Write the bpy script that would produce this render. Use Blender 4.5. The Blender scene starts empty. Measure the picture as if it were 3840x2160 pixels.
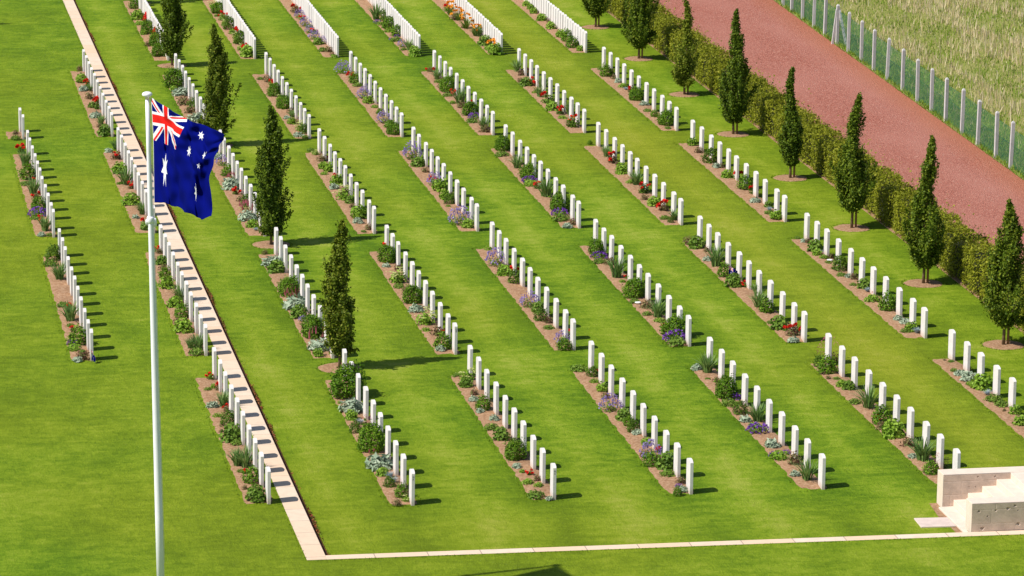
CAM=[14570.2363, 24.47595, 0.22655, 0.01138, 0.18067]
FW,RT,UP=[[0.175095, 0.958586, -0.224622], [0.98412, -0.177159, 0.011094], [0.02916, 0.222997, 0.974383]]
STONES=[[0,0,[[9.718,94.825],[9.721,93.5],[9.723,92.253],[9.726,90.968],[9.728,89.699],[9.731,88.474],[9.733,87.209],[9.736,85.971],[9.738,84.802],[9.741,83.488]]],[0,1,[[13.02,94.763],[13.017,93.444],[13.014,92.224],[13.012,90.919],[13.009,89.631],[13.006,88.406],[13.003,87.162],[13.0,85.9],[12.998,84.73],[12.995,83.436]]],[0,2,[[16.247,94.792],[16.247,93.472],[16.247,92.255],[16.247,90.945],[16.246,89.659],[16.246,88.436],[16.246,87.187],[16.246,85.934],[16.245,84.76],[16.245,83.449]]],[0,3,[[19.404,94.809],[19.406,93.485],[19.408,92.271],[19.411,90.953],[19.413,89.676],[19.415,88.452],[19.418,87.211],[19.42,85.94],[19.422,84.768],[19.425,83.458]]],[0,4,[[22.516,94.788],[22.518,93.478],[22.519,92.264],[22.521,90.941],[22.522,89.678],[22.524,88.432],[22.525,87.191],[22.527,85.915],[22.528,84.743],[22.53,83.428]]],[0,5,[[25.674,94.784],[25.68,93.463],[25.686,92.233],[25.692,90.92],[25.699,89.65],[25.705,88.403],[25.71,87.181],[25.717,85.89],[25.722,84.708],[25.729,83.394]]],[0,6,[[28.999,94.796],[29.007,93.473],[29.014,92.25],[29.022,90.925],[29.029,89.662]]],[1,-1,[[6.789,109.487],[6.789,108.277],[6.79,107.133],[6.791,105.833],[6.791,104.517],[6.792,103.308],[6.792,102.129],[6.793,100.851],[6.794,99.506],[6.794,98.24],[6.795,97.19]]],[1,0,[[9.716,109.687],[9.719,108.457],[9.721,107.304],[9.724,106.012],[9.727,104.706],[9.73,103.5],[9.732,102.325],[9.735,101.054],[9.738,99.708],[9.741,98.412],[9.744,97.326]]],[1,1,[[13.039,109.593],[13.038,108.392],[13.037,107.258],[13.035,105.932],[13.034,104.624],[13.032,103.423],[13.031,102.256],[13.03,100.975],[13.028,99.615],[13.027,98.322],[13.025,97.216]]],[1,2,[[16.285,109.552],[16.282,108.363],[16.279,107.23],[16.276,105.916],[16.272,104.599],[16.269,103.422],[16.266,102.237],[16.263,100.948],[16.259,99.593],[16.256,98.304],[16.253,97.214]]],[1,3,[[19.402,109.558],[19.403,108.386],[19.403,107.26],[19.404,105.945],[19.404,104.634],[19.405,103.434],[19.405,102.264],[19.406,100.984],[19.407,99.624],[19.407,98.326],[19.408,97.249]]],[1,4,[[22.497,109.562],[22.499,108.363],[22.5,107.268],[22.502,105.949],[22.504,104.634],[22.506,103.449],[22.508,102.271],[22.51,100.991],[22.512,99.631],[22.513,98.338],[22.515,97.253]]],[1,5,[[25.655,109.611],[25.657,108.437],[25.659,107.314],[25.66,105.978],[25.662,104.682],[25.664,103.497],[25.665,102.301],[25.667,101.022],[25.669,99.666],[25.67,98.364],[25.672,97.297]]],[1,6,[[28.924,109.653],[28.929,108.476],[28.934,107.359],[28.94,106.037],[28.946,104.717],[28.951,103.53],[28.956,102.339],[28.962,101.063],[28.968,99.698],[28.974,98.396],[28.979,97.312]]],[2,-1,[[6.754,124.892],[6.757,123.578],[6.76,122.187],[6.763,120.918],[6.766,119.69],[6.768,118.56],[6.771,117.234],[6.774,115.923],[6.777,114.674],[6.78,113.212],[6.782,112.243]]],[2,0,[[9.707,125.052],[9.709,123.721],[9.712,122.358],[9.715,121.066],[9.717,119.87],[9.72,118.718],[9.722,117.405],[9.725,116.101],[9.728,114.857],[9.73,113.397],[9.732,112.432]]],[2,1,[[13.031,124.94],[13.029,123.608],[13.027,122.207],[13.025,120.939],[13.023,119.708],[13.021,118.562],[13.019,117.244],[13.017,115.946],[13.016,114.699],[13.013,113.253],[13.012,112.288]]],[2,2,[[16.295,124.793],[16.294,123.498],[16.293,122.094],[16.292,120.861],[16.29,119.632],[16.289,118.496],[16.288,117.192],[16.287,115.878],[16.286,114.638],[16.284,113.168],[16.283,112.208]]],[2,3,[[19.413,124.738],[19.411,123.447],[19.409,122.053],[19.408,120.81],[19.406,119.591],[19.404,118.452],[19.402,117.133],[19.4,115.84],[19.399,114.607],[19.396,113.133],[19.395,112.171]]],[2,4,[[22.52,124.768],[22.519,123.474],[22.518,122.083],[22.517,120.837],[22.516,119.614],[22.515,118.491],[22.514,117.185],[22.513,115.882],[22.512,114.641],[22.511,113.168],[22.51,112.219]]],[2,5,[[25.67,124.834],[25.67,123.516],[25.67,122.128],[25.669,120.885],[25.669,119.671],[25.669,118.568],[25.669,117.241],[25.668,115.951],[25.668,114.712],[25.668,113.234],[25.668,112.271]]],[2,6,[[28.925,124.936],[28.924,123.615],[28.922,122.209],[28.921,120.956],[28.92,119.745],[28.919,118.639],[28.917,117.313],[28.916,116.002],[28.915,114.765],[28.913,113.272],[28.912,112.327]]],[3,0,[[9.684,140.474],[9.687,139.139],[9.689,137.901],[9.691,136.659],[9.694,135.359],[9.696,134.076],[9.699,132.75],[9.702,131.464],[9.704,130.11],[9.706,128.935],[9.709,127.786]]],[3,1,[[13.012,140.182],[13.012,138.856],[13.013,137.581],[13.014,136.363],[13.015,135.052],[13.015,133.747],[13.016,132.446],[13.017,131.161],[13.017,129.856],[13.018,128.695],[13.019,127.553]]],[3,2,[[16.31,139.985],[16.308,138.714],[16.306,137.46],[16.304,136.225],[16.302,134.919],[16.3,133.619],[16.297,132.322],[16.295,131.028],[16.293,129.708],[16.291,128.553],[16.29,127.422]]],[3,3,[[19.433,139.901],[19.431,138.62],[19.43,137.387],[19.428,136.166],[19.426,134.879],[19.425,133.569],[19.423,132.262],[19.421,130.973],[19.419,129.657],[19.418,128.485],[19.416,127.346]]],[3,4,[[22.536,139.854],[22.535,138.57],[22.534,137.336],[22.533,136.104],[22.531,134.815],[22.53,133.533],[22.529,132.216],[22.528,130.93],[22.527,129.612],[22.525,128.451],[22.524,127.309]]],[3,5,[[25.715,139.86],[25.712,138.59],[25.709,137.36],[25.706,136.156],[25.703,134.834],[25.699,133.548],[25.696,132.251],[25.693,130.962],[25.689,129.633],[25.686,128.476],[25.683,127.332]]],[3,6,[[28.923,139.868],[28.92,138.611],[28.917,137.371],[28.914,136.134],[28.911,134.847],[28.907,133.558],[28.904,132.25],[28.901,130.958],[28.898,129.64],[28.895,128.474],[28.892,127.341]]],[3,-1,[[6.739,128.905],[6.763,127.69]]]]
PLANTS="""D,6.54,128.37,0.24;G,6.51,127.46,0.28;D,9.55,140.56,0.27;L,9.43,138.07,0.34;R,9.58,137.08,0.3;S,9.4,136.37,0.33;I,9.6,136.32,0.22;D,9.48,134.7,0.33;R,9.61,132.76,0.36;L,9.44,133.05,0.22;S,9.4,131.11,0.36;I,9.5,129.73,0.32;L,9.47,127.87,0.38;D,9.42,129.24,0.21;B,12.76,137.65,0.67;L,12.61,136.71,0.22;S,12.79,135.92,0.52;D,12.7,134.07,0.51;B,12.96,132.8,0.4;D,12.74,132.4,0.29;S,12.82,130.69,0.57;B,12.86,155.89,0.38;L,12.71,153.12,0.46;G,12.68,151.8,0.37;B,12.81,149.66,0.49;L,12.63,149.36,0.24;B,12.87,146.69,0.48;D,12.56,146.67,0.24;B,12.79,144.33,0.51;Y,16.02,155.81,0.34;B,16.05,154.36,0.5;G,15.93,153.5,0.21;R,16.06,152.47,0.37;Y,16.08,152.96,0.21;B,16.07,150.29,0.41;Y,15.98,151.28,0.25;R,16.18,148.63,0.36;L,16.05,149.11,0.24;B,16.16,146.67,0.4;Y,16.09,148,0.28;L,15.99,146.89,0.24;Y,15.98,145.32,0.24;R,16.17,144.97,0.35;L,16.08,143.83,0.47;R,19.14,154.13,0.38;V,19.14,152.79,0.33;R,19.17,152.24,0.25;V,19.12,150.71,0.37;V,19.08,149.05,0.32;G,19.23,150.41,0.25;R,19.24,148.76,0.24;V,19.06,147.55,0.32;L,19.05,146.33,0.32;V,19.22,146.43,0.32;G,19.04,144.76,0.32;D,19.24,144.51,0.35;D,19.25,143.65,0.23;G,19.28,143.29,0.23;I,22.14,152.11,0.5;B,22.46,151.78,0.37;P,22.05,151.18,0.21;G,22.14,150.75,0.29;B,22.32,149.74,0.45;L,22.17,149.95,0.2;G,22.21,148.96,0.33;B,22.38,147.95,0.4;P,22.32,147.72,0.16;G,22.15,146.72,0.36;P,22.02,147.11,0.16;V,22.17,145.36,0.28;I,22.32,144.54,0.43;G,22.12,144.63,0.24;D,22.52,144.24,0.28;L,22.36,143.35,0.43;R,25.3,153.85,0.29;O,25.28,152.94,0.42;O,25.37,151.48,0.46;D,25.21,151.71,0.25;O,25.32,149.42,0.49;D,25.24,149.61,0.2;O,25.41,147.64,0.48;I,25.48,147.47,0.36;L,25.39,145.41,0.48;O,25.54,144.63,0.32;G,25.36,144.41,0.32;L,25.45,143.36,0.47;G,15.96,138.8,0.23;D,16.18,138.25,0.34;R,16.22,137.57,0.22;B,16.08,135.42,0.48;Y,16.21,134.72,0.22;B,16.12,132.95,0.47;D,16.24,131.88,0.29;I,16.17,131.09,0.25;S,15.97,130.91,0.21;L,16.02,129.95,0.28;D,16.22,129.92,0.28;Y,16.18,128.69,0.32;B,16.23,128.2,0.28;S,15.97,127.67,0.28;G,16.16,127.35,0.21;V,19.11,139.82,0.46;R,19.32,138.65,0.3;B,19.27,137.64,0.34;G,19.28,137.02,0.3;V,19.15,134.62,0.37;V,19.37,135.61,0.26;L,19.18,133.57,0.33;G,19.27,132.61,0.22;V,19.18,129.78,0.36;D,19.36,131.02,0.29;L,19.28,131.41,0.22;L,19.26,128.89,0.32;B,19.2,127.7,0.45;R,22.36,139.73,0.23;I,22.35,138.1,0.38;D,22.47,137.42,0.34;G,22.28,137.42,0.26;B,22.33,135.59,0.52;G,22.17,134.66,0.26;R,22.44,134.83,0.26;I,22.36,133.03,0.47;G,22.12,133.2,0.22;D,22.28,132.29,0.33;R,22.68,132.81,0.18;B,22.37,130.81,0.5;P,22.41,130.27,0.32;G,22.19,129.52,0.36;I,22.37,128.16,0.42;D,22.34,127.67,0.35;L,28.75,154.84,0.3;L,28.77,154.01,0.25;L,28.7,152.94,0.29;L,28.67,151.1,0.37;D,28.9,150.52,0.25;L,28.66,149.01,0.33;B,29.05,149.72,0.25;L,28.66,146.99,0.36;B,28.73,145.99,0.36;B,28.65,144.55,0.44;L,29.04,145.45,0.28;L,28.8,143.76,0.24;I,25.56,139.41,0.42;D,25.59,138.59,0.3;O,25.82,138.65,0.19;L,25.35,136.45,0.41;D,25.28,137.18,0.23;R,25.62,136.39,0.3;I,25.81,135.54,0.41;G,25.45,134.91,0.26;I,25.4,134.09,0.33;R,25.5,132.86,0.44;L,25.35,131.43,0.36;R,25.49,130.7,0.32;I,25.84,130.58,0.43;G,25.41,129.81,0.29;R,25.45,128.18,0.42;D,25.56,129.09,0.25;B,28.64,138.04,0.38;G,28.72,139.45,0.23;D,28.9,138.44,0.31;S,28.83,136.67,0.26;G,28.79,135.7,0.3;D,28.81,137.43,0.23;F,28.78,135.14,0.21;R,28.82,134.71,0.19;B,28.73,133.11,0.48;G,28.8,134.09,0.26;S,28.77,132.02,0.29;G,28.64,130.81,0.25;B,28.67,129.8,0.22;B,28.74,128.28,0.46;G,28.65,127.55,0.21;B,25.44,125.09,0.14;R,6.55,125.17,0.27;I,6.56,122.94,0.43;B,6.53,120.78,0.43;G,6.37,119.83,0.29;R,6.65,120.26,0.16;I,6.56,118.39,0.45;R,6.61,117.69,0.22;B,6.55,115.73,0.44;P,6.52,115.2,0.41;G,6.42,114.71,0.34;R,6.53,114.45,0.16;I,6.57,112.95,0.4;S,6.43,112.27,0.21;G,6.67,112.26,0.18;B,6.58,108.98,0.36;G,6.43,109.44,0.18;G,6.44,108.23,0.38;I,6.57,106.44,0.44;I,9.65,125.43,0.31;S,9.37,124.87,0.24;R,9.55,123.69,0.37;L,9.45,121.31,0.43;I,9.5,119.49,0.49;G,9.34,119.6,0.2;R,9.65,118.85,0.26;L,9.41,116.46,0.48;I,9.63,114.96,0.41;S,9.37,114.4,0.19;R,9.58,113.28,0.28;L,9.51,112.76,0.25;R,9.6,109.72,0.18;D,9.64,109.45,0.21;L,9.56,107.98,0.33;D,9.56,107.28,0.24;B,9.52,106.24,0.29;L,9.46,104.98,0.4;S,12.91,124.03,0.3;V,12.9,122.98,0.3;B,12.89,121.2,0.36;K,12.94,120.74,0.23;S,12.78,119.18,0.52;R,12.82,118.29,0.23;D,12.87,117.18,0.29;B,12.98,116.55,0.35;K,12.87,115.86,0.35;S,12.77,114.45,0.47;L,12.78,113.36,0.31;F,12.83,112.88,0.19;G,16.04,125.05,0.21;Y,16.11,124.41,0.2;D,16.18,123.28,0.34;R,16.36,123.48,0.17;L,16.06,122.07,0.27;L,16.2,121.55,0.33;G,15.96,121.04,0.23;R,16.22,120.4,0.17;L,16.16,119.38,0.36;S,15.98,118.77,0.29;D,16.2,117.97,0.32;Y,16.08,117.12,0.39;L,16.17,116.48,0.29;D,16.16,115.81,0.22;L,16.14,114.33,0.47;S,16.01,113.57,0.28;D,16.19,112.61,0.25;G,15.99,112.29,0.15;V,19.18,123.31,0.51;L,19.16,122.06,0.37;D,19.24,121.04,0.27;R,19.22,119.45,0.2;V,19.23,119,0.36;L,19.25,118.02,0.42;L,19.18,116.75,0.32;D,19.4,116.91,0.26;B,19.23,116.1,0.29;G,19.09,115.62,0.14;V,19.04,113.07,0.53;L,19.18,112.5,0.31;B,22.36,124.4,0.48;G,22.16,123.45,0.37;D,12.73,109.68,0.18;S,12.78,108.15,0.53;L,12.78,107.24,0.41;B,12.78,104.38,0.57;K,12.81,104.08,0.32;R,16.28,109.57,0.27;D,16.12,109.51,0.21;B,16.11,108.15,0.45;S,15.96,107.49,0.21;D,16.25,107,0.27;Y,16,105.49,0.38;G,15.93,104.84,0.26;G,19.26,109.39,0.24;V,19.14,107.32,0.51;L,19.14,106.06,0.35;R,19.4,106.01,0.26;B,19.26,105.02,0.32;I,22.3,121.34,0.44;B,22.36,119.64,0.5;P,22.27,119.07,0.36;G,22.2,118.52,0.39;R,22.33,118,0.23;I,22.36,116.72,0.52;B,22.4,114.64,0.57;P,22.29,114.03,0.38;G,22.16,113.21,0.44;D,22.4,112.5,0.28;S,22.16,112.16,0.28;I,25.55,122.86,0.37;R,25.56,121.88,0.37;D,25.64,121.39,0.2;L,25.49,120.07,0.37;I,25.57,118.22,0.43;G,25.44,118.53,0.26;R,25.52,116.92,0.42;D,25.34,115.93,0.26;L,25.44,114.99,0.35;R,25.56,114.17,0.29;I,25.58,112.79,0.31;G,25.33,112.97,0.28;B,25.4,112.47,0.14;L,28.82,124.52,0.31;D,28.74,123.16,0.27;B,28.72,121.49,0.37;S,28.76,120.68,0.27;D,28.91,120.64,0.2;L,28.69,118.99,0.33;R,28.98,118.77,0.3;B,28.89,117.15,0.43;R,28.94,116.37,0.26;S,28.66,115.08,0.29;L,28.89,114.28,0.22;F,28.8,113.75,0.22;B,22.29,108.32,0.45;P,22.26,107.84,0.36;G,22.14,107.23,0.33;D,22.39,106.98,0.3;I,22.25,105.3,0.5;G,22.29,104.68,0.18;R,22.51,105.11,0.15;B,22.25,102.91,0.58;D,25.27,109.42,0.31;L,25.4,108.86,0.43;D,25.59,108.29,0.21;I,25.39,106.36,0.45;S,25.32,107.14,0.24;D,25.62,106.6,0.18;B,25.33,105.06,0.35;L,25.34,103.82,0.44;R,25.6,103.66,0.18;I,25.68,102.41,0.38;G,28.68,113.34,0.25;L,28.73,112.58,0.35;S,28.73,109.24,0.18;D,28.85,109.13,0.22;G,28.68,109.78,0.15;L,28.74,107.99,0.37;F,28.8,107.59,0.21;L,28.67,107.45,0.24;D,28.99,107.01,0.21;G,28.76,106.97,0.24;B,28.85,105.48,0.39;G,28.72,106.34,0.18;S,28.82,104.47,0.21;D,28.92,104.23,0.24;G,28.67,104.66,0.24;L,28.89,103.07,0.32;F,28.87,102.63,0.2;G,28.69,103.45,0.18;G,6.46,103.16,0.31;R,6.59,103.01,0.14;I,6.55,101.42,0.45;G,6.5,100.81,0.19;B,6.57,98.83,0.43;R,6.51,100.38,0.12;P,6.42,98.74,0.22;G,6.42,98.18,0.32;L,6.6,97.63,0.16;D,6.58,97.18,0.35;S,6.42,96.97,0.21;I,9.68,103.42,0.43;L,9.47,102.69,0.37;B,9.53,101.46,0.36;D,9.33,100.85,0.22;L,9.42,99.82,0.41;R,9.62,99.85,0.14;I,9.6,97.8,0.43;I,9.41,97.95,0.27;G,9.49,97.32,0.32;R,9.59,94.63,0.2;G,9.42,93.61,0.16;L,9.57,93.74,0.13;R,9.68,93.56,0.18;I,9.63,91.93,0.36;S,9.37,91.91,0.25;R,9.67,91.43,0.18;G,9.39,91,0.2;B,9.56,90.11,0.32;D,9.33,89.56,0.12;S,12.75,102.78,0.54;L,12.75,101.67,0.39;V,12.74,101.13,0.17;B,12.81,99.38,0.52;K,12.88,99.1,0.36;S,12.77,97.98,0.49;L,12.68,97.33,0.24;D,16.04,104.2,0.23;B,16.03,102.97,0.48;S,15.97,101.91,0.34;D,16.26,102.14,0.17;Y,15.99,100.47,0.42;G,15.89,99.66,0.22;D,16.09,99.15,0.33;R,16.32,99.4,0.14;B,16.02,97.71,0.41;S,15.93,97.46,0.24;L,16.22,97.6,0.19;B,12.86,93.07,0.7;G,12.58,92.45,0.12;S,12.78,91.61,0.53;L,12.66,90.87,0.28;F,12.8,90.39,0.21;N,12.91,89.68,0.35;B,12.58,89.65,0.25;G,15.89,94.71,0.18;Y,16.1,94.32,0.34;L,15.96,93.64,0.31;D,16.02,92.82,0.21;S,15.91,92.2,0.21;B,15.99,91.37,0.31;S,15.88,91.08,0.2;S,16.1,90.31,0.23;G,15.88,89.47,0.28;V,19.15,102.07,0.45;L,19.26,101.4,0.31;B,19.15,100.44,0.31;D,19.3,100.17,0.25;G,19.18,99.46,0.25;R,19.53,98.75,0.19;V,19.22,97.78,0.33;B,19.15,97.18,0.3;G,22.11,102.2,0.26;D,22.31,101.51,0.37;I,22.37,100.41,0.45;G,22.14,100.69,0.23;G,22.3,99.86,0.28;D,22.48,99.96,0.14;B,22.33,98.12,0.55;R,22.31,99.25,0.11;P,22.26,97.66,0.47;G,22.19,97.25,0.41;I,25.39,101.21,0.43;D,25.46,100.58,0.28;G,25.25,99.29,0.17;G,19.1,94.91,0.35;B,19.33,94.24,0.26;R,19.52,94.55,0.11;G,19.25,93.6,0.24;L,19.28,92.71,0.26;V,19.09,90.81,0.38;D,19.22,92.03,0.23;L,19.23,89.89,0.35;B,19.25,89.31,0.23;B,19.25,88.77,0.28;S,19.28,88.54,0.22;S,22.13,94.56,0.24;I,22.34,94.22,0.45;G,22.18,93.53,0.13;D,22.35,93.27,0.18;B,22.23,91.69,0.49;P,22.36,91.54,0.29;G,22.14,90.95,0.36;B,22.2,90.08,0.28;I,22.45,89.31,0.41;S,22.15,89.34,0.28;G,22.26,88.81,0.28;P,22.25,88.39,0.4;B,25.48,100.59,0.34;L,25.34,98.68,0.39;R,25.43,98.37,0.14;R,25.52,97.88,0.36;S,25.34,97.17,0.25;R,29.01,102.22,0.15;G,28.71,101.51,0.37;B,28.84,100.38,0.43;S,28.81,99.21,0.25;S,28.87,98.78,0.28;G,28.63,97.85,0.25;L,28.83,97.95,0.31;F,28.89,97.7,0.25;N,25.81,95.22,0.46;R,25.67,94.72,0.13;B,25.36,94.51,0.24;B,25.41,93.8,0.43;D,25.26,93.19,0.13;G,25.46,93.11,0.16;L,25.39,92.36,0.24;L,25.49,92.08,0.29;I,25.5,90.21,0.49;G,25.29,90.7,0.28;B,25.43,88.7,0.38;R,25.39,88.99,0.15;D,25.28,88.24,0.25;L,25.41,87.56,0.43;D,28.76,94.62,0.09;G,28.89,94.45,0.14;G,28.68,93.51,0.16;S,28.7,93.07,0.24;D,29.07,93.56,0.22;S,28.8,92.52,0.37;L,28.9,91.67,0.45;F,28.83,91.04,0.26;G,28.68,92.06,0.19;G,28.82,90.44,0.37;G,28.85,89.91,0.31;D,28.77,89.44,0.1;L,28.96,89.15,0.28;L,28.78,88.12,0.33;L,9.49,88.77,0.44;G,9.57,88.38,0.25;I,9.57,86.37,0.43;I,9.39,86.56,0.36;G,9.41,85.99,0.17;R,9.53,85.9,0.12;B,9.56,85.06,0.31;L,9.51,83.63,0.37;D,9.34,84.56,0.14;B,12.73,87.98,0.61;K,12.71,87.63,0.15;S,12.74,86.43,0.56;L,12.66,85.77,0.26;F,12.83,85.6,0.23;F,12.83,85.13,0.26;B,12.69,84.8,0.21;N,13.03,84.68,0.17;B,12.84,83.94,0.26;Y,12.89,83.6,0.16;D,12.64,83.27,0.21;L,15.94,88.52,0.35;D,16.1,87.83,0.2;B,15.97,86.77,0.46;S,15.87,85.99,0.19;L,15.91,85.54,0.11;R,16.06,85.35,0.14;G,15.88,84.63,0.24;G,16.08,84.36,0.19;D,16.14,84.82,0.19;G,15.86,83.5,0.31;S,16.12,83.25,0.14;L,19.29,87.55,0.2;V,19.13,86.3,0.42;D,19.02,86.55,0.22;R,19.46,86.84,0.15;B,19.02,85.74,0.29;L,19.32,85.46,0.41;G,19.22,84.86,0.31;D,19.39,84.16,0.24;P,19.27,83.87,0.14;S,19.29,83.51,0.21;B,19.1,83.22,0.17;S,22.24,86.99,0.35;G,22.16,85.92,0.39;P,22.1,86.2,0.2;P,22.43,86.35,0.15;D,22.4,85.42,0.37;I,22.35,84.02,0.46;S,22.16,84.43,0.22;L,25.33,87.45,0.38;D,25.51,86.62,0.32;I,25.47,85.29,0.54;S,25.33,85.59,0.2;N,25.75,84.71,0.27;B,25.37,84.18,0.32"""
import bpy, bmesh, math, random
import numpy as np
from mathutils import Vector, Matrix
random.seed(7); RN=np.random.default_rng(11)
SC=bpy.context.scene; COL=SC.collection
F_,H_,PITCH,ROLL,YAW=CAM
# ------------------------------------------------------------ helpers
def mat(name): 
    m=bpy.data.materials.new(name); m.use_nodes=True; nt=m.node_tree
    return m,nt,nt.nodes['Principled BSDF']
def N(nt,t,**k):
    n=nt.nodes.new(t)
    for a,v in k.items():
        if a in ('op',): n.operation=v
        elif isinstance(a,str) and hasattr(n,a) and a not in('inputs',): setattr(n,a,v)
    return n
def L(nt,a,b): nt.links.new(a,b)
def noise(nt,scale,detail=4,rough=.55,vec=None,dist=0):
    n=nt.nodes.new('ShaderNodeTexNoise'); n.inputs['Scale'].default_value=scale; n.inputs['Detail'].default_value=detail
    n.inputs['Roughness'].default_value=rough; n.inputs['Distortion'].default_value=dist
    if vec is not None: L(nt,vec,n.inputs['Vector'])
    return n.outputs['Fac']
def ramp(nt,fac,stops,interp='LINEAR'):
    r=nt.nodes.new('ShaderNodeValToRGB'); e=r.color_ramp.elements; r.color_ramp.interpolation=interp
    while len(e)<len(stops): e.new(.5)
    for x,(p,c) in zip(e,stops): x.position=p; x.color=(*c,1) if len(c)==3 else c
    L(nt,fac,r.inputs['Fac']); return r.outputs['Color']
def mth(nt,op,a,b=None,clamp=False):
    n=nt.nodes.new('ShaderNodeMath'); n.operation=op; n.use_clamp=clamp
    for i,v in enumerate((a,b)):
        if v is None: continue
        if isinstance(v,(int,float)): n.inputs[i].default_value=v
        else: L(nt,v,n.inputs[i])
    return n.outputs[0]
def mix(nt,fac,a,b,blend='MIX'):
    n=nt.nodes.new('ShaderNodeMix'); n.data_type='RGBA'; n.blend_type=blend
    for s,v in ((n.inputs[0],fac),(n.inputs[6],a),(n.inputs[7],b)):
        if isinstance(v,(int,float)): s.default_value=v
        elif isinstance(v,tuple): s.default_value=(*v,1)
        else: L(nt,v,s)
    return n.outputs[2]
def bump(nt,h,strength,dist,bsdf):
    b=nt.nodes.new('ShaderNodeBump'); b.inputs['Strength'].default_value=strength; b.inputs['Distance'].default_value=dist
    L(nt,h,b.inputs['Height']); L(nt,b.outputs['Normal'],bsdf.inputs['Normal'])
def pos(nt,sx=1,sy=1,sz=1,obj=False):
    if obj: o=nt.nodes.new('ShaderNodeTexCoord').outputs['Object']
    else: o=nt.nodes.new('ShaderNodeNewGeometry').outputs['Position']
    if (sx,sy,sz)==(1,1,1): return o
    m=nt.nodes.new('ShaderNodeMapping'); m.inputs['Scale'].default_value=(sx,sy,sz); L(nt,o,m.inputs['Vector']); return m.outputs[0]
def mesh(name,V,Fc,mats,mi=None,smooth=False):
    me=bpy.data.meshes.new(name); me.from_pydata([tuple(v) for v in V],[],[tuple(f) for f in Fc])
    for m in (mats if isinstance(mats,(list,tuple)) else [mats]): me.materials.append(m)
    if mi is not None: me.polygons.foreach_set('material_index',np.asarray(mi,dtype=np.int32))
    if smooth: me.polygons.foreach_set('use_smooth',np.ones(len(me.polygons),dtype=bool))
    me.update(); return me
def qmesh(name,Q,mats,mi=None):
    """Q: (n,4,3) loose quads"""
    n=len(Q); me=bpy.data.meshes.new(name)
    me.vertices.add(n*4); me.vertices.foreach_set('co',np.ascontiguousarray(Q,dtype=np.float32).ravel())
    me.loops.add(n*4); me.loops.foreach_set('vertex_index',np.arange(n*4,dtype=np.int32))
    me.polygons.add(n); me.polygons.foreach_set('loop_start',np.arange(0,n*4,4,dtype=np.int32))
    for m in (mats if isinstance(mats,(list,tuple)) else [mats]): me.materials.append(m)
    if mi is not None: me.polygons.foreach_set('material_index',np.asarray(mi,dtype=np.int32))
    me.update(calc_edges=True); return me
def obj(name,me,parent=None,loc=(0,0,0),rz=0,sc=None):
    o=bpy.data.objects.new(name,me); COL.objects.link(o); o.location=loc; o.rotation_euler=(0,0,rz)
    if sc is not None: o.scale=sc if isinstance(sc,tuple) else (sc,sc,sc)
    if parent is not None: o.parent=parent
    return o
def tag(o,label=None,cat=None,group=None,kind=None):
    if label: o['label']=label
    if cat: o['category']=cat
    if group: o['group']=group
    if kind: o['kind']=kind
    return o
def bmfin(bm,name,mats,bevel=0,seg=1,smooth=False):
    if bevel: bmesh.ops.bevel(bm,geom=bm.edges[:],offset=bevel,segments=seg,affect='EDGES',clamp_overlap=True)
    bmesh.ops.recalc_face_normals(bm,faces=bm.faces[:])
    me=bpy.data.meshes.new(name); bm.to_mesh(me); bm.free()
    for m in (mats if isinstance(mats,(list,tuple)) else [mats]): me.materials.append(m)
    if smooth: me.polygons.foreach_set('use_smooth',np.ones(len(me.polygons),dtype=bool))
    return me
def prism(bm,poly,z0,z1):
    a=[bm.verts.new((x,y,z0)) for x,y in poly]; b=[bm.verts.new((x,y,z1)) for x,y in poly]; n=len(poly)
    bm.faces.new(b); bm.faces.new(a[::-1])
    for i in range(n): bm.faces.new((a[i],a[(i+1)%n],b[(i+1)%n],b[i]))
def box(bm,x0,x1,y0,y1,z0,z1): prism(bm,[(x0,y0),(x1,y0),(x1,y1),(x0,y1)],z0,z1)
def lathe(bm,prof,seg=16,cx=0,cy=0):
    rings=[]
    for r,z in prof:
        rings.append([bm.verts.new((cx+r*math.cos(2*math.pi*i/seg),cy+r*math.sin(2*math.pi*i/seg),z)) for i in range(seg)])
    for a,b in zip(rings,rings[1:]):
        for i in range(seg): bm.faces.new((a[i],a[(i+1)%seg],b[(i+1)%seg],b[i]))
    bm.faces.new(rings[0][::-1]); bm.faces.new(rings[-1])
def tube(bm,pts,rad,seg=7):
    rings=[]
    for i,p in enumerate(pts):
        p=Vector(p); d=(Vector(pts[min(i+1,len(pts)-1)])-Vector(pts[max(i-1,0)])).normalized()
        s=d.cross(Vector((0.13,1,0.07))).normalized(); t=d.cross(s); r=rad[i] if isinstance(rad,(list,tuple)) else rad
        rings.append([bm.verts.new(p+s*(r*math.cos(6.2832*k/seg))+t*(r*math.sin(6.2832*k/seg))) for k in range(seg)])
    for a,b in zip(rings,rings[1:]):
        for k in range(seg): bm.faces.new((a[k],a[(k+1)%seg],b[(k+1)%seg],b[k]))
    bm.faces.new(rings[0][::-1]); bm.faces.new(rings[-1])
def unit(v): return v/np.maximum(np.linalg.norm(v,axis=-1,keepdims=True),1e-9)
def leaves(P,size,nrm,asp=.6,fold=0):
    """rhombic leaves at points P, facing roughly nrm"""
    n=len(P); size=np.broadcast_to(size,(n,))[:,None]
    nr=unit(nrm); a=unit(np.cross(nr,RN.normal(size=(n,3)))); b=np.cross(nr,a)
    return np.stack([P-a*size,P-b*size*asp,P+a*size,P+b*size*asp],1)
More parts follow.
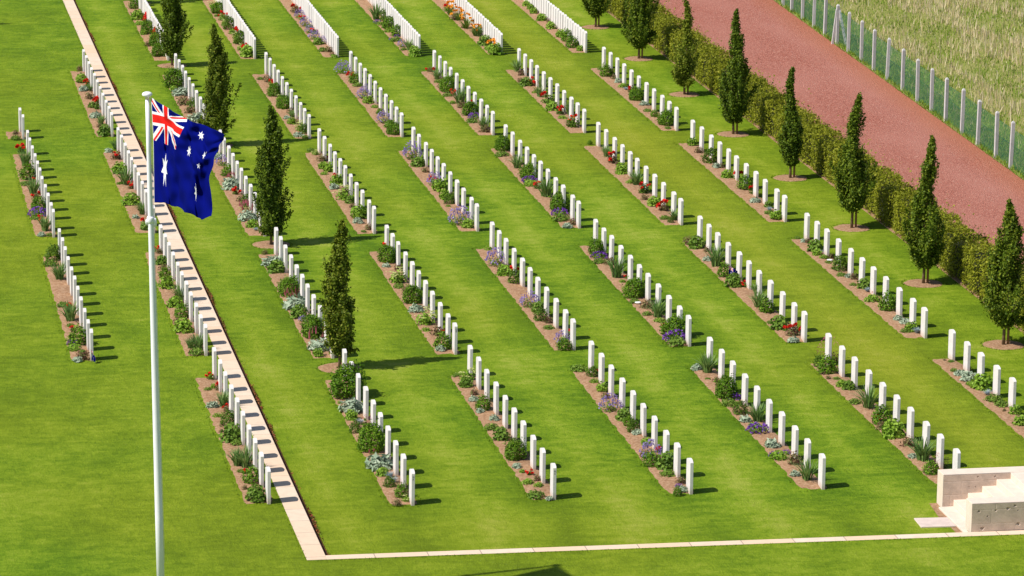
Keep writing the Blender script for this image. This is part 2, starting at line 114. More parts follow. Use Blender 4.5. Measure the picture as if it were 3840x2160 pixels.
def straps(n,h,spread,w,curve=.5,base=.06,segs=3,hv=.25):
    out=[]
    for i in range(n):
        an=random.uniform(0,6.2832); d=np.array([math.cos(an),math.sin(an),0]); s=np.array([-d[1],d[0],0])
        a2=an+random.uniform(-1,1); s=np.array([-math.sin(a2),math.cos(a2),0])
        sp=spread*random.uniform(.15,1); hh=h*random.uniform(1-hv,1); p0=d*base*random.random()
        prev=None
        for k in range(segs+1):
            t=k/segs; r=sp*(t**1.6); z=hh*(t-curve*(sp/max(spread,1e-3))*t*t*.55)
            c=p0+d*r+np.array([0,0,z]); ww=w*(1-t**2)*.5+w*.06
            cur=(c-s*ww,c+s*ww)
            if prev is not None: out.append([prev[0],prev[1],cur[1],cur[0]])
            prev=cur
    return np.array(out)
# ------------------------------------------------------------ materials
def leafmat(name,cols,tr=.25,rough=.55,spread=.08):
    m,nt,b=mat(name); g=nt.nodes.new('ShaderNodeNewGeometry'); oi=nt.nodes.new('ShaderNodeObjectInfo')
    f=mth(nt,'ADD',mth(nt,'MULTIPLY',g.outputs['Random Per Island'],.8),mth(nt,'MULTIPLY',oi.outputs['Random'],.2))
    n=len(cols); c=ramp(nt,f,[(i/max(1,n-1),x) for i,x in enumerate(cols)])
    L(nt,c,b.inputs['Base Color']); b.inputs['Roughness'].default_value=rough; b.inputs['Specular IOR Level'].default_value=.15
    t=nt.nodes.new('ShaderNodeBsdfTranslucent'); L(nt,c,t.inputs['Color'])
    mx=nt.nodes.new('ShaderNodeMixShader'); mx.inputs[0].default_value=tr
    L(nt,b.outputs[0],mx.inputs[1]); L(nt,t.outputs[0],mx.inputs[2]); L(nt,mx.outputs[0],nt.nodes['Material Output'].inputs['Surface'])
    return m
M={}
M['dark']=leafmat('dark_leaf',[(.045,.09,.008),(.085,.165,.012),(.15,.25,.025)])
M['lime']=leafmat('light_leaf',[(.13,.24,.02),(.21,.36,.03),(.34,.48,.07)])
M['mid']=leafmat('mid_leaf',[(.09,.17,.02),(.15,.26,.03),(.25,.36,.06)])
M['bush']=leafmat('bush_leaf',[(.045,.11,.005),(.10,.21,.009),(.20,.33,.02)],.2)
M['silver']=leafmat('silver_leaf',[(.22,.30,.20),(.34,.42,.30),(.50,.56,.42)],.1,.8)
M['strap']=leafmat('strap_leaf',[(.08,.17,.04),(.16,.28,.07),(.30,.42,.14)],.2)
M['bronze']=leafmat('bronze_leaf',[(.10,.045,.03),(.19,.09,.06),(.16,.2,.05),(.30,.2,.12)])
M['blue']=leafmat('blue_leaf',[(.26,.34,.38),(.38,.47,.5),(.5,.58,.62)],.1)
M['red']=leafmat('red_petal',[(.45,.008,.006),(.7,.02,.012),(.8,.06,.03)],.2)
M['pink']=leafmat('pink_petal',[(.45,.08,.14),(.62,.22,.28)],.2)
M['lilac']=leafmat('lilac_petal',[(.25,.16,.45),(.38,.28,.6),(.5,.42,.66)],.2)
M['purple']=leafmat('purple_petal',[(.12,.03,.32),(.22,.07,.45),(.32,.14,.5)],.2)
M['yellow']=leafmat('sedum_head',[(.42,.46,.14),(.6,.62,.25)],.1)
M['orange']=leafmat('orange_petal',[(.8,.3,.02),(.9,.42,.04)],.2)
M['stem']=leafmat('stem',[(.12,.08,.04),(.16,.14,.05)],0)
M['bed_red']=leafmat('red_brown_leaf',[(.10,.035,.02),(.30,.06,.03),(.12,.12,.03),(.4,.12,.05)],.1)
M['tree']=leafmat('hornbeam_leaf',[(.036,.068,.005),(.075,.125,.007),(.135,.20,.012),(.26,.30,.025)],.25)
M['tree2']=leafmat('hornbeam_leaf_light',[(.09,.13,.01),(.15,.2,.014),(.22,.26,.02),(.3,.3,.04)],.3)
M['tree3']=leafmat('hornbeam_leaf_bronzed',[(.042,.075,.005),(.085,.13,.007),(.15,.20,.012),(.27,.28,.03)],.25)
M['hedge']=leafmat('hedge_leaf',[(.12,.14,.008),(.2,.225,.012),(.29,.31,.02),(.42,.39,.05)],.35)
def soilmat(name,c1,c2,c3,sc=14,bs=.03):
    m,nt,b=mat(name); p=pos(nt)
    f=noise(nt,sc,8,.7,p); c=ramp(nt,f,[(.3,c1),(.5,c2),(.68,c3)])
    pe=nt.nodes.new('ShaderNodeTexVoronoi'); pe.inputs['Scale'].default_value=26; L(nt,p,pe.inputs['Vector'])
    k=mth(nt,'LESS_THAN',pe.outputs['Distance'],.16); big=noise(nt,1.3,3,.6,p); c=mix(nt,mth(nt,'MULTIPLY',k,.55),c,(.62,.5,.4))
    c=mix(nt,mth(nt,'MULTIPLY',big,.35),c,(c1[0],c1[1],c1[2]))
    L(nt,c,b.inputs['Base Color']); b.inputs['Roughness'].default_value=.95; b.inputs['Specular IOR Level'].default_value=.1
    bump(nt,mth(nt,'ADD',f,mth(nt,'MULTIPLY',k,.2)),1,bs,b); return m
M['soil']=soilmat('bed_soil',(.22,.115,.06),(.38,.225,.13),(.54,.37,.245))
M['soild']=soilmat('edge_soil_shade',(.07,.03,.018),(.14,.06,.03),(.26,.11,.05))  # dark soil; the colour also carries the shadow band beside the path
def gravelmat():
    m,nt,b=mat('red_gravel'); p=pos(nt)
    v=nt.nodes.new('ShaderNodeTexVoronoi'); v.inputs['Scale'].default_value=22; L(nt,p,v.inputs['Vector'])
    f=noise(nt,45,4,.7,p); big=noise(nt,.35,4,.6,pos(nt,1,.35,1))
    c=ramp(nt,v.outputs['Color'],[(.0,(.21,.062,.045)),(.35,(.35,.118,.085)),(.7,(.45,.17,.125)),(1,(.62,.33,.25))])
    c=mix(nt,ramp(nt,big,[(.35,(0,0,0)),(.7,(1,1,1))]),c,(.46,.195,.15))
    c=mix(nt,mth(nt,'GREATER_THAN',noise(nt,30,1,.5,p),.71),c,(.68,.5,.42))
    # rougher, more orange stones gather by the fence
    sx=nt.nodes.new('ShaderNodeSeparateXYZ'); L(nt,p,sx.inputs[0])
    e=mth(nt,'SUBTRACT',sx.outputs[0],mth(nt,'MULTIPLY',mth(nt,'SUBTRACT',sx.outputs[1],154),.0303))
    e=mth(nt,'MULTIPLY',mth(nt,'SUBTRACT',e,37.9),.9,True); e=mth(nt,'MULTIPLY',e,mth(nt,'ADD',big,.4),True)
    c=mix(nt,mth(nt,'MULTIPLY',e,.6),c,mix(nt,f,(.22,.05,.02),(.62,.24,.11)))
    L(nt,c,b.inputs['Base Color']); b.inputs['Roughness'].default_value=.95; b.inputs['Specular IOR Level'].default_value=.1
    bump(nt,mth(nt,'ADD',v.outputs['Distance'],f),1,.03,b); return m
M['gravel']=gravelmat()
def lawnmat(name,rows=True):
    m,nt,b=mat(name); p=pos(nt)
    fine=noise(nt,26,5,.75,p); fine2=noise(nt,9,5,.7,pos(nt,1,.55,1)); med=noise(nt,1.1,5,.62,pos(nt,.8,.45,1),.4); big=noise(nt,.16,4,.6,pos(nt,1,.6,1),.5)
    str_=noise(nt,1.0,5,.65,pos(nt,1.3,3.4,1),.8)
    t=mth(nt,'ADD',mth(nt,'MULTIPLY',med,.36),mth(nt,'MULTIPLY',fine,.42)); t=mth(nt,'ADD',t,mth(nt,'MULTIPLY',big,.24)); t=mth(nt,'ADD',t,mth(nt,'MULTIPLY',fine2,.26)); t=mth(nt,'ADD',t,mth(nt,'MULTIPLY',str_,.34))
    t=mth(nt,'ADD',t,mth(nt,'MULTIPLY',noise(nt,3.2,4,.65,pos(nt,.8,1.1,1),.3),.25)); t=mth(nt,'SUBTRACT',t,.475)
    if rows:
        sx=nt.nodes.new('ShaderNodeSeparateXYZ'); L(nt,p,sx.inputs[0])
        # lusher beside the beds, paler down the walked middle of each aisle
        fr=mth(nt,'FRACT',mth(nt,'DIVIDE',mth(nt,'SUBTRACT',sx.outputs[0],12.85),3.187))
        w=mth(nt,'MULTIPLY',mth(nt,'SUBTRACT',mth(nt,'ABSOLUTE',mth(nt,'SUBTRACT',fr,.5)),.22),-1)
        t=mth(nt,'ADD',t,mth(nt,'MULTIPLY',w,.38))
        # worn cross walks between the plots
        ff=mth(nt,'FRACT',mth(nt,'DIVIDE',mth(nt,'SUBTRACT',sx.outputs[1],88.45),15.1))
        c_=mth(nt,'SUBTRACT',1,mth(nt,'MULTIPLY',mth(nt,'ABSOLUTE',mth(nt,'SUBTRACT',ff,.5)),9),True)
        t=mth(nt,'ADD',t,mth(nt,'MULTIPLY',c_,.055))
    c=ramp(nt,t,[(.34,(.078,.155,.006)),(.44,(.126,.218,.009)),(.53,(.192,.284,.015)),(.67,(.30,.35,.05))])
    hue=noise(nt,.07,2,.5,p); c=mix(nt,ramp(nt,hue,[(.4,(0,0,0)),(.62,(1,1,1))]),c,mix(nt,.22,c,(.27,.25,.012)))
    if rows: c=mix(nt,mth(nt,'MULTIPLY',mth(nt,'SUBTRACT',1,mth(nt,'DIVIDE',mth(nt,'ABSOLUTE',mth(nt,'SUBTRACT',sx.outputs[0],27.1)),2.6),True),.55),c,mix(nt,.5,c,(.30,.27,.02)))
    L(nt,c,b.inputs['Base Color']); b.inputs['Roughness'].default_value=.9; b.inputs['Specular IOR Level'].default_value=.08
    bump(nt,mth(nt,'ADD',fine,mth(nt,'MULTIPLY',fine2,1.5)),.9,.03,b); return m
M['lawn']=lawnmat('mown_lawn'); M['lawn2']=lawnmat('mown_lawn_terrace',False)
M['blade']=leafmat('grass_blade',[(.09,.165,.006),(.14,.23,.01),(.21,.285,.02)],.2)
M['straw']=leafmat('straw',[(.34,.34,.09),(.58,.47,.26),(.75,.6,.38),(.9,.8,.56)],.3)
M['weed']=leafmat('weed_blade',[(.10,.2,.012),(.2,.32,.025),(.32,.42,.06)],.3)
def fieldmat():
    m,nt,b=mat('rough_field'); p=pos(nt)
    a=noise(nt,1.6,6,.7,pos(nt,1.5,.4,1)); f=noise(nt,12,5,.8,p)
    c=ramp(nt,mth(nt,'ADD',mth(nt,'MULTIPLY',a,.6),mth(nt,'MULTIPLY',f,.4)),[(.34,(.13,.2,.015)),(.43,(.25,.28,.045)),(.58,(.36,.33,.10)),(.7,(.45,.38,.17))])
    L(nt,c,b.inputs['Base Color']); b.inputs['Roughness'].default_value=1; bump(nt,f,1,.08,b); return m
M['field']=fieldmat()
def stonemat(name,base,var=.06,stain=True,slab=0,rough=.8,axis=0):
    m,nt,b=mat(name); p=pos(nt); f=noise(nt,5,5,.6,p); g=noise(nt,60,3,.6,p)
    dk=tuple(x*(1-var*3) for x in base)
    c=ramp(nt,mth(nt,'ADD',mth(nt,'MULTIPLY',f,.7),mth(nt,'MULTIPLY',g,.3)),[(.3,dk),(.55,base),(.8,tuple(min(1,x*1.04) for x in base))])
    if stain:
        tc=nt.nodes.new('ShaderNodeTexCoord'); sx=nt.nodes.new('ShaderNodeSeparateXYZ'); L(nt,tc.outputs['Object'],sx.inputs[0])
        k=mth(nt,'MULTIPLY',mth(nt,'SUBTRACT',mth(nt,'ADD',.13,mth(nt,'MULTIPLY',noise(nt,9,4,.7,p),.12)),sx.outputs[2]),7,True)
        c=mix(nt,mth(nt,'MULTIPLY',k,.55),c,(.50,.36,.25))
        st=noise(nt,1.0,5,.75,pos(nt,22,22,3)); c=mix(nt,mth(nt,'MULTIPLY',ramp(nt,st,[(.56,(0,0,0)),(.75,(1,1,1))]),.28),c,(.42,.38,.34))
    if slab:
        sx=nt.nodes.new('ShaderNodeSeparateXYZ'); L(nt,p,sx.inputs[0]); w=nt.nodes.new('ShaderNodeTexWhiteNoise'); w.noise_dimensions='1D'
        q=mth(nt,'DIVIDE',sx.outputs[axis],slab); L(nt,mth(nt,'FLOOR',q),w.inputs['W'])
        c=mix(nt,mth(nt,'MULTIPLY',w.outputs['Value'],.8),c,tuple(x*y for x,y in zip(base,(1.0,.86,.74))))
        j=mth(nt,'LESS_THAN',mth(nt,'FRACT',q),.022); c=mix(nt,mth(nt,'MULTIPLY',j,.85),c,tuple(x*.45 for x in base))
    L(nt,c,b.inputs['Base Color']); b.inputs['Roughness'].default_value=rough; b.inputs['Specular IOR Level'].default_value=.25
    bump(nt,mth(nt,'ADD',f,mth(nt,'MULTIPLY',g,.4)),.35,.006,b); return m
M['head']=stonemat('portland_headstone',(.745,.70,.69),.05)
M['path']=stonemat('path_stone',(.72,.585,.46),.06,False,.92,axis=1)
M['kerb']=stonemat('kerb_stone',(.76,.61,.48),.06,False,1.15,axis=0)
M['wall']=stonemat('wall_stone',(.74,.62,.52),.05,False)
M['wall_shaded']=stonemat('wall_stone_shaded',(.60,.47,.385),.10,False)  # same wall stone, coloured darker for the shaded front faces
M['paver']=stonemat('paving_stone',(.66,.54,.49),.07,False)
M['conc']=stonemat('fence_concrete',(.58,.56,.56),.07,False)
def simple(name,c,r=.5,metal=0,nz=.08,sc=30):
    m,nt,b=mat(name); f=noise(nt,sc,4,.6,pos(nt)); cc=ramp(nt,f,[(.3,tuple(x*(1-nz) for x in c)),(.7,c)])
    L(nt,cc,b.inputs['Base Color']); b.inputs['Roughness'].default_value=r; b.inputs['Metallic'].default_value=metal; return m
M['polep']=simple('pole_paint',(.90,.89,.95),.7,0,.04,8)
M['bark']=simple('bark',(.20,.14,.07),.9,0,.4,40)
M['stake']=simple('stake_wood',(.26,.17,.08),.85,0,.3,30)
M['core']=simple('hedge_dark_core',(.045,.05,.015),1,0,.4,20)
M['ink']=simple('letter_grey',(.22,.2,.19),.8)
M['white']=simple('white_glaze',(.8,.8,.8),.5)
M['wire']=simple('wire_green',(.02,.12,.07),.5)
def cloth(name,c):
    m,nt,b=mat(name); w=noise(nt,90,3,.6,pos(nt)); L(nt,ramp(nt,w,[(.3,tuple(x*.93 for x in c)),(.7,c)]),b.inputs['Base Color'])
    b.inputs['Roughness'].default_value=.9; b.inputs['Specular IOR Level'].default_value=.02
    t=nt.nodes.new('ShaderNodeBsdfTranslucent'); t.inputs['Color'].default_value=(*c,1)
    mx=nt.nodes.new('ShaderNodeMixShader'); mx.inputs[0].default_value=.08
    L(nt,b.outputs[0],mx.inputs[1]); L(nt,t.outputs[0],mx.inputs[2]); L(nt,mx.outputs[0],nt.nodes['Material Output'].inputs['Surface']); return m
M['fb']=cloth('flag_blue',(.002,.005,.15)); M['fw']=cloth('flag_white',(.78,.78,.84)); M['fr']=cloth('flag_red',(.72,.02,.015))
def netmat():
    m,nt,b=mat('fence_netting'); p=pos(nt,1,1,1,True); sx=nt.nodes.new('ShaderNodeSeparateXYZ'); L(nt,p,sx.inputs[0])
    a=mth(nt,'LESS_THAN',mth(nt,'FRACT',mth(nt,'MULTIPLY',sx.outputs[1],20)),.19); c=mth(nt,'LESS_THAN',mth(nt,'FRACT',mth(nt,'MULTIPLY',sx.outputs[2],20)),.19)
    al=mth(nt,'MAXIMUM',a,c); b.inputs['Base Color'].default_value=(.05,.21,.13,1); b.inputs['Roughness'].default_value=.5
    L(nt,al,b.inputs['Alpha']); return m
M['net']=netmat()
ORD=['zeroth','first','second','third','fourth','fifth','sixth','seventh','eighth','ninth','tenth','eleventh','twelfth','thirteenth','fourteenth','fifteenth','sixteenth']
ROWB={}
for k,j,l in STONES: ROWB.setdefault(j,[]).extend(p[0] for p in l)
ROWB={j:sum(v)/len(v) for j,v in ROWB.items()}
ROWN={-1:'far left row',0:'row beside stone path',1:'row with tall trees',2:'second row right of path',3:'third row right of path',4:'fourth row right of path',5:'fifth row right of path',6:'row nearest the hedge'}
PLOT={0:'nearest plot',1:'second plot',2:'third plot',3:'fourth plot',4:'farthest plot'}
ZL=.15
zof=lambda B: ZL if B<10.5 else 0.0
# ============================================================ setting
kx=lambda B: 78.93-.0182*(B-10.04)          # outer line of the front kerb
G_=mesh('ground',[(-900,-900,-.06),(900,-900,-.06),(900,900,-.06),(-900,900,-.06)],[(0,1,2,3)],M['lawn'])
tag(obj('ground',G_),kind='structure')
FL=lambda A: 38.95+(A-154)*.0303+.31        # fence line
tag(obj('lawn',mesh('lawn',[(10.2,78.6,0),(33,78.6,0),(33,260,0),(10.2,260,0)],[(0,1,2,3)],M['lawn'])),kind='structure')
# raised terrace lawn to the left and in front
bm=bmesh.new(); prism(bm,[(-120,-60),(90,-60),(90,kx(90)),(10.04,kx(10.04)),(10.04,260),(-120,260)],-.05,ZL)
tag(obj('terrace_lawn',bmfin(bm,'terrace_lawn',M['lawn2'])),kind='structure')
bm=bmesh.new(); prism(bm,[(10.04,kx(10.04)),(10.47,kx(10.47)),(10.47,260),(10.04,260)],-.04,ZL+.006)
tag(obj('stone_path',bmfin(bm,'stone_path',M['path'])),kind='structure')
bm=bmesh.new(); prism(bm,[(10.473,kx(10.47)),(34,kx(34)),(34,kx(34)+.29),(10.473,kx(10.47)+.29)],-.04,ZL+.008)
tag(obj('front_kerb',bmfin(bm,'front_kerb',M['kerb'],.004)),kind='structure')
bm=bmesh.new(); prism(bm,[(10.473,kx(10.47)+.293),(24.6,kx(24.6)+.293),(24.6,kx(24.6)+.335),(10.473,kx(10.47)+.335)],-.04,ZL-.01)
prism(bm,[(10.473,79.27),(10.585,79.3),(10.595,260),(10.473,260)],-.04,.03)
tag(obj('edge_soil_shade',bmfin(bm,'edge_soil_shade',M['soild'])),kind='structure')
# gravel
bm=bmesh.new(); prism(bm,[(32.9,60),(FL(60)-.1,60),(FL(260)-.1,260),(32.9,260)],-.05,.05)
tag(obj('red_gravel_drive',bmfin(bm,'red_gravel_drive',M['gravel'])),kind='structure')
# soil under hedge
bm=bmesh.new(); prism(bm,[(31.75,92),(32.897,92),(32.897,190),(31.75,190)],-.05,.03)
tag(obj('hedge_soil',bmfin(bm,'hedge_soil',M['soil'])),kind='structure')
# field with gentle rise
V=[];Fc=[];nx,ny=60,80
for iy in range(ny+1):
    A=60+iy*2.5
    for ix in range(nx+1):
        d=(ix/nx)**2*160; V.append((FL(A)-.1+d,A,.06+.05*math.sin(A*.9+d)*min(1,d)+.012*d))
for iy in range(ny):
    for ix in range(nx):
        a=iy*(nx+1)+ix; Fc.append((a,a+1,a+nx+2,a+nx+1))
tag(obj('field',mesh('field',V,Fc,M['field'],smooth=True)),kind='structure')
# flower beds: low mounded soil with irregular edge
def soilpatch(name,poly_fn,x0,x1,y0,y1,z,h=.035,m='soil'):
    nx=7; ny=max(6,int((y1-y0)/.22)); V=[];Fc=[]
    for i in range(ny+1):
        for k in range(nx+1):
            u=k/nx; v=i/ny; e=min(1,min(u,1-u)*4,min(v,1-v)*ny/2.2)
            jx=random.uniform(-.012,.012); jy=random.uniform(-.02,.02)
            V.append((x0+(x1-x0)*u+jx,y0+(y1-y0)*v+jy,z-.012+ (h+random.uniform(-.012,.014))*e))
    for i in range(ny):
        for k in range(nx):
            a=i*(nx+1)+k; Fc.append((a,a+1,a+nx+2,a+nx+1))
    tag(obj(name,mesh(name,V,Fc,M[m],smooth=True)),kind='structure')
BEDS=[]
DENSE={}
for k,j,l in STONES:
    if k==0 and j==6:
        lat=[p for p in [s for s in STONES if s[0]==0 and s[1]==5][0][2]]; l.extend([[ROWB[6]+.02,lat[i][1]+.02] for i in range(5,10)])
    A0=min(p[1] for p in l); A1=max(p[1] for p in l); Bm=sum(p[0] for p in l)/len(l)
    BEDS.append((k,j,Bm-.57,Bm+.19,A0-.25,A1+.22))
for j in range(1,7):
    DENSE[j]=[(ROWB[j]+.0,143.5+.506*i) for i in range(29) if not (j==1 and i in(22,25))]
    BEDS.append((4,j,ROWB[j]-.57,ROWB[j]+.19,143.25,158.2))
for k,j,x0,x1,y0,y1 in BEDS: soilpatch('flower_bed',None,x0,x1,y0,y1,zof(x0))
# ============================================================ headstones
def stone_bm():
    bm=bmesh.new(); w=.19; z1=.755; rise=.055; pts=[(-w,-.05),(w,-.05),(w,z1)]
    R=(w*w+rise*rise)/(2*rise); cz=z1+rise-R; a0=math.asin(w/R)
    for i in range(1,8): a=a0-2*a0*i/8; pts.append((R*math.sin(a),cz+R*math.cos(a)))
    pts.append((-w,z1)); t=.038
    a=[bm.verts.new((-t,y,z)) for y,z in pts]; b=[bm.verts.new((t,y,z)) for y,z in pts]; n=len(pts)
    bm.faces.new(a[::-1]); bm.faces.new(b)
    for i in range(n): bm.faces.new((a[i],a[(i+1)%n],b[(i+1)%n],b[i]))
    return bm
HS=bmfin(stone_bm(),'headstone',M['head'],.004,1)
allst=[]
for k,j,l in STONES:
    n=len(l)
    for i,(B,A) in enumerate(l):
        hidden=(k==1 and j==1 and i==9)
        if k==0 and j==6 and i>=5: continue
        allst.append((math.hypot(A,B),k,j,n-i,B,A,hidden))
allst.sort(); vis=[s for s in allst if not s[6]][:300]; rest=[s for s in allst if s not in vis]
for d,k,j,q,B,A,h in vis:
    nm='first (nearest)' if q==1 else ORD[q]
    o=obj('headstone',HS,None,(B,A,zof(B)+random.uniform(-.012,.008)),random.uniform(-.02,.02))
    o.rotation_euler[0]=random.gauss(0,.004); o.rotation_euler[1]=random.gauss(0,.006)
    near='nearest' if q==1 else ORD[q]+' from near end'
    tag(o,'white headstone, %s, %s, %s'%(near if q>1 else 'first at near end',ROWN[j],PLOT[k]),'headstone','white headstones standing in rows')
    ins={(0,1):'III\nK',(0,2):'III\nE',(1,2):'Q\nB'}.get((k,j)) if q==1 else None
    if ins:
        cu=bpy.data.curves.new('inscription','FONT'); cu.body=ins; cu.size=.055; cu.extrude=.0006; cu.align_x='CENTER'; cu.space_line=1.0
        to=bpy.data.objects.new('tmp',cu); COL.objects.link(to); dg=bpy.context.evaluated_depsgraph_get()
        me=bpy.data.meshes.new_from_object(to.evaluated_get(dg)); bpy.data.objects.remove(to); me.materials.clear(); me.materials.append(M['ink'])
        t=obj('inscription',me,o,(0,-.1915,.66)); t.rotation_euler=(math.pi/2,0,0)
# the rest of the stones, far and tightly set
sv=np.array([v.co[:] for v in HS.vertices]); sf=[tuple(p.vertices) for p in HS.polygons]; V=[];Fc=[]
def putst(B,A):
    o=len(V); z=zof(B)+random.uniform(-.015,.01); r=random.uniform(-.02,.02)
    for v in sv: V.append((v[0]*math.cos(r)-v[1]*math.sin(r)+B,v[1]+A,v[2]+z))
    for f in sf: Fc.append(tuple(x+o for x in f))
for s in rest: putst(s[4],s[5])
for j in DENSE:
    for B,A in DENSE[j]: putst(B+random.uniform(-.006,.006),A)
tag(obj('headstones',mesh('headstones',V,Fc,M['head'])),'tightly set white headstones in the farthest plot at the top of the view','headstones',kind='stuff')
# ============================================================ plants
def dome(n,h,ls,asp=.6,rmin=.55,flat=1,var=.35,lump=.16):
    d=unit(RN.normal(size=(n,3))); d[:,2]=np.abs(d[:,2])
    cl=unit(RN.normal(size=(7,3))); cl[:,2]=abs(cl[:,2]); bumpy=(d@cl.T).max(1)
    r=RN.uniform(rmin,1,n)*(1-lump+lump*1.6*(bumpy-.6)); P=d*r[:,None]*np.array([.5,.5,h])
    if h>.8 and n>600:
        k=unit(RN.normal(size=(16,3))); k[:,2]=abs(k[:,2]); m=(d@k.T).max(1)>.975; P[m]*=RN.uniform(1.0,1.3,(m.sum(),1))
    P[:,2]+=h*.04
    return leaves(P,ls*RN.uniform(1-var,1+var,n),d+RN.normal(size=(n,3))*.7+np.array([0,0,.3]),asp)
def heads(P,n,r,ls,asp=.8):
    q=np.repeat(np.array(P),n,0)+unit(RN.normal(size=(n*len(P),3)))*r*RN.uniform(.2,1,(n*len(P),1))
    return leaves(q,ls,RN.normal(size=(len(q),3))+np.array([0,0,.6]),asp)
def domept(n,h,r=.95,zmin=.35):
    out=[]
    while len(out)<n:
        d=unit(RN.normal(size=3)); d[2]=abs(d[2])
        if d[2]>zmin: out.append(d*r*np.array([.5,.5,h]))
    return np.array(out)
def spikes(pts,L0,w):
    Q=[]
    for p in pts:
        a=random.uniform(0,3.14); s=np.array([math.cos(a),math.sin(a),0])*w; t=np.array([random.uniform(-.1,.1),random.uniform(-.1,.1),1])*L0*random.uniform(.6,1)
        Q.append([p-s,p+s,p+s*.3+t,p-s*.3+t]); s=np.array([-s[1],s[0],0]); Q.append([p-s,p+s,p+s*.3+t,p-s*.3+t])
    return np.array(Q)
BLOOM=qmesh('bloom',heads([(0,0,0)],16,.055,.04),M['red'])
BLOOMO=qmesh('bloom',heads([(0,0,0)],12,.05,.04),M['orange'])
HEADY=qmesh('flower_head',leaves(np.stack([*(RN.normal(size=(2,30))*.06),RN.normal(size=30)*.012],1),.035,RN.normal(size=(30,3))*.4+np.array([0,0,1]),.8),M['yellow'])
KINDS={ # name,label noun,category,group
'B':('shrub','dark green shrub','shrub','green shrubs in the beds'),
'L':('leafy_plant','bright green leafy plant','plant','leafy plants in the beds'),
'G':('ground_cover_plant','low green mat plant','plant','low mat plants in the beds'),
'D':('bronze_leaved_plant','bronze leaved plant','plant','bronze plants in the beds'),
'R':('rose_bush','red rose bush','rose bush','rose bushes in the beds'),
'S':('silver_leaved_plant','silver leaved plant','plant','silver plants in the beds'),
'I':('iris_clump','strap leaved iris clump','iris','iris clumps in the beds'),
'V':('catmint_plant','lilac flowered plant','flowering plant','lilac flowers in the beds'),
'P':('aubretia_plant','low purple flowered plant','flowering plant','purple flowers in the beds'),
'Y':('sedum_plant','pale yellow headed sedum','sedum','sedums in the beds'),
'F':('fescue_tuft','blue grass tuft','grass tuft','blue grass tufts in the beds'),
'O':('daylily_clump','orange flowered daylily','daylily','daylilies in the beds'),
'K':('knotweed_plant','pink spiked plant','flowering plant','pink spikes in the beds'),
'N':('gaura_plant','wispy red flowered plant','flowering plant','wispy red flowers in the beds')}
PR={}
BIGB=[('foliage',qmesh('foliage',dome(3000,.98,.036,.5,.7,lump=.36),M['bush']))]
def prot(k,v):
    """list of (part name, mesh); unit width"""
    if k=='B': return [('foliage',qmesh('foliage',dome(800,random.uniform(.85,1.05),.06,.5,.68,lump=.2),M['dark' if v==0 else 'bush']))]
    if k=='L': return [('foliage',qmesh('foliage',dome(380,.78,.085,.65,.5),M['lime' if v!=2 else 'mid']))]
    if k=='G': return [('foliage',qmesh('foliage',dome(330,.42,.06,.6,.5),M[['mid','lime','mid'][v]]))]
    if k=='D': return [('foliage',qmesh('foliage',dome(230,.75,.065,.6,.3,lump=.35),M['bronze']))]
    if k=='S': return [('foliage',qmesh('foliage',dome(300,.55,.11,.4,.35,lump=.25),M['silver']))]
    if k=='I': return [('foliage',qmesh('foliage',straps(70,1.15,.62,.05,.75,.16,4),M['strap']))]
    if k=='F': return [('foliage',qmesh('foliage',straps(230,.6,.5,.018,.7,.06,2,.4),M['blue']))]
    if k=='R': return [('foliage',qmesh('foliage',dome(300,.8,.06,.6,.35,lump=.35),M[['mid','bronze','dark'][v]]))]
    if k=='O': return [('foliage',qmesh('foliage',straps(70,.85,.6,.035,.7,.12,3),M['mid']))]
    if k=='V': return [('foliage',qmesh('foliage',dome(230,.6,.05,.5,.3),M['mid'])),('flowers',qmesh('flowers',np.concatenate([spikes(domept(46,.75,.9,.2),.16,.022),heads(domept(50,.9,1,.2),5,.05,.036)]),M['lilac']))]
    if k=='P': return [('foliage',qmesh('foliage',dome(200,.36,.06),M['mid'])),('flowers',qmesh('flowers',heads(domept(60,.46,1,.1),5,.06,.042),M['purple']))]
    if k=='Y': return [('foliage',qmesh('foliage',dome(260,.7,.08,.6,.3),M['lime']))]
    if k=='K': return [('foliage',qmesh('foliage',dome(120,.45,.07,.4),M['mid'])),('flowers',qmesh('flowers',spikes(domept(30,.6,.95,.1),.4,.03),M['pink']))]
    if k=='N':
        pts=domept(60,1.1,1,.2); st=[]
        for p in pts[:26]:
            s=np.array([.008,0,0]); b0=p*np.array([.25,.25,0]); st.append([b0-s,b0+s,p+s*.5,p-s*.5])
        return [('foliage',qmesh('foliage',np.concatenate([dome(110,.4,.06,.5),np.array(st)]),M['bronze'])),('flowers',qmesh('flowers',heads(pts,3,.05,.022),M['pink']))]
for k in KINDS: PR[k]=[prot(k,v) for v in range(3)]
HF={'B':1,'L':1,'G':1,'D':1,'R':1,'S':1,'I':1,'V':1,'P':1,'Y':1,'F':1,'O':1,'K':1,'N':1}
pl=[]
for s in PLANTS.split(';'):
    k,B,A,w=s.split(','); B,A,w=float(B),float(A),float(w)
    bed=min(BEDS,key=lambda b:(0 if b[4]-.8<A<b[5]+.8 else 50)+abs(B-(b[2]+b[3])/2)+max(0,b[4]-A,A-b[5])*.5)
    pl.append([k,B,A,w,bed[0],bed[1]])
grp={}
for p in pl: grp.setdefault((p[0],p[4],p[5]),[]).append(p)
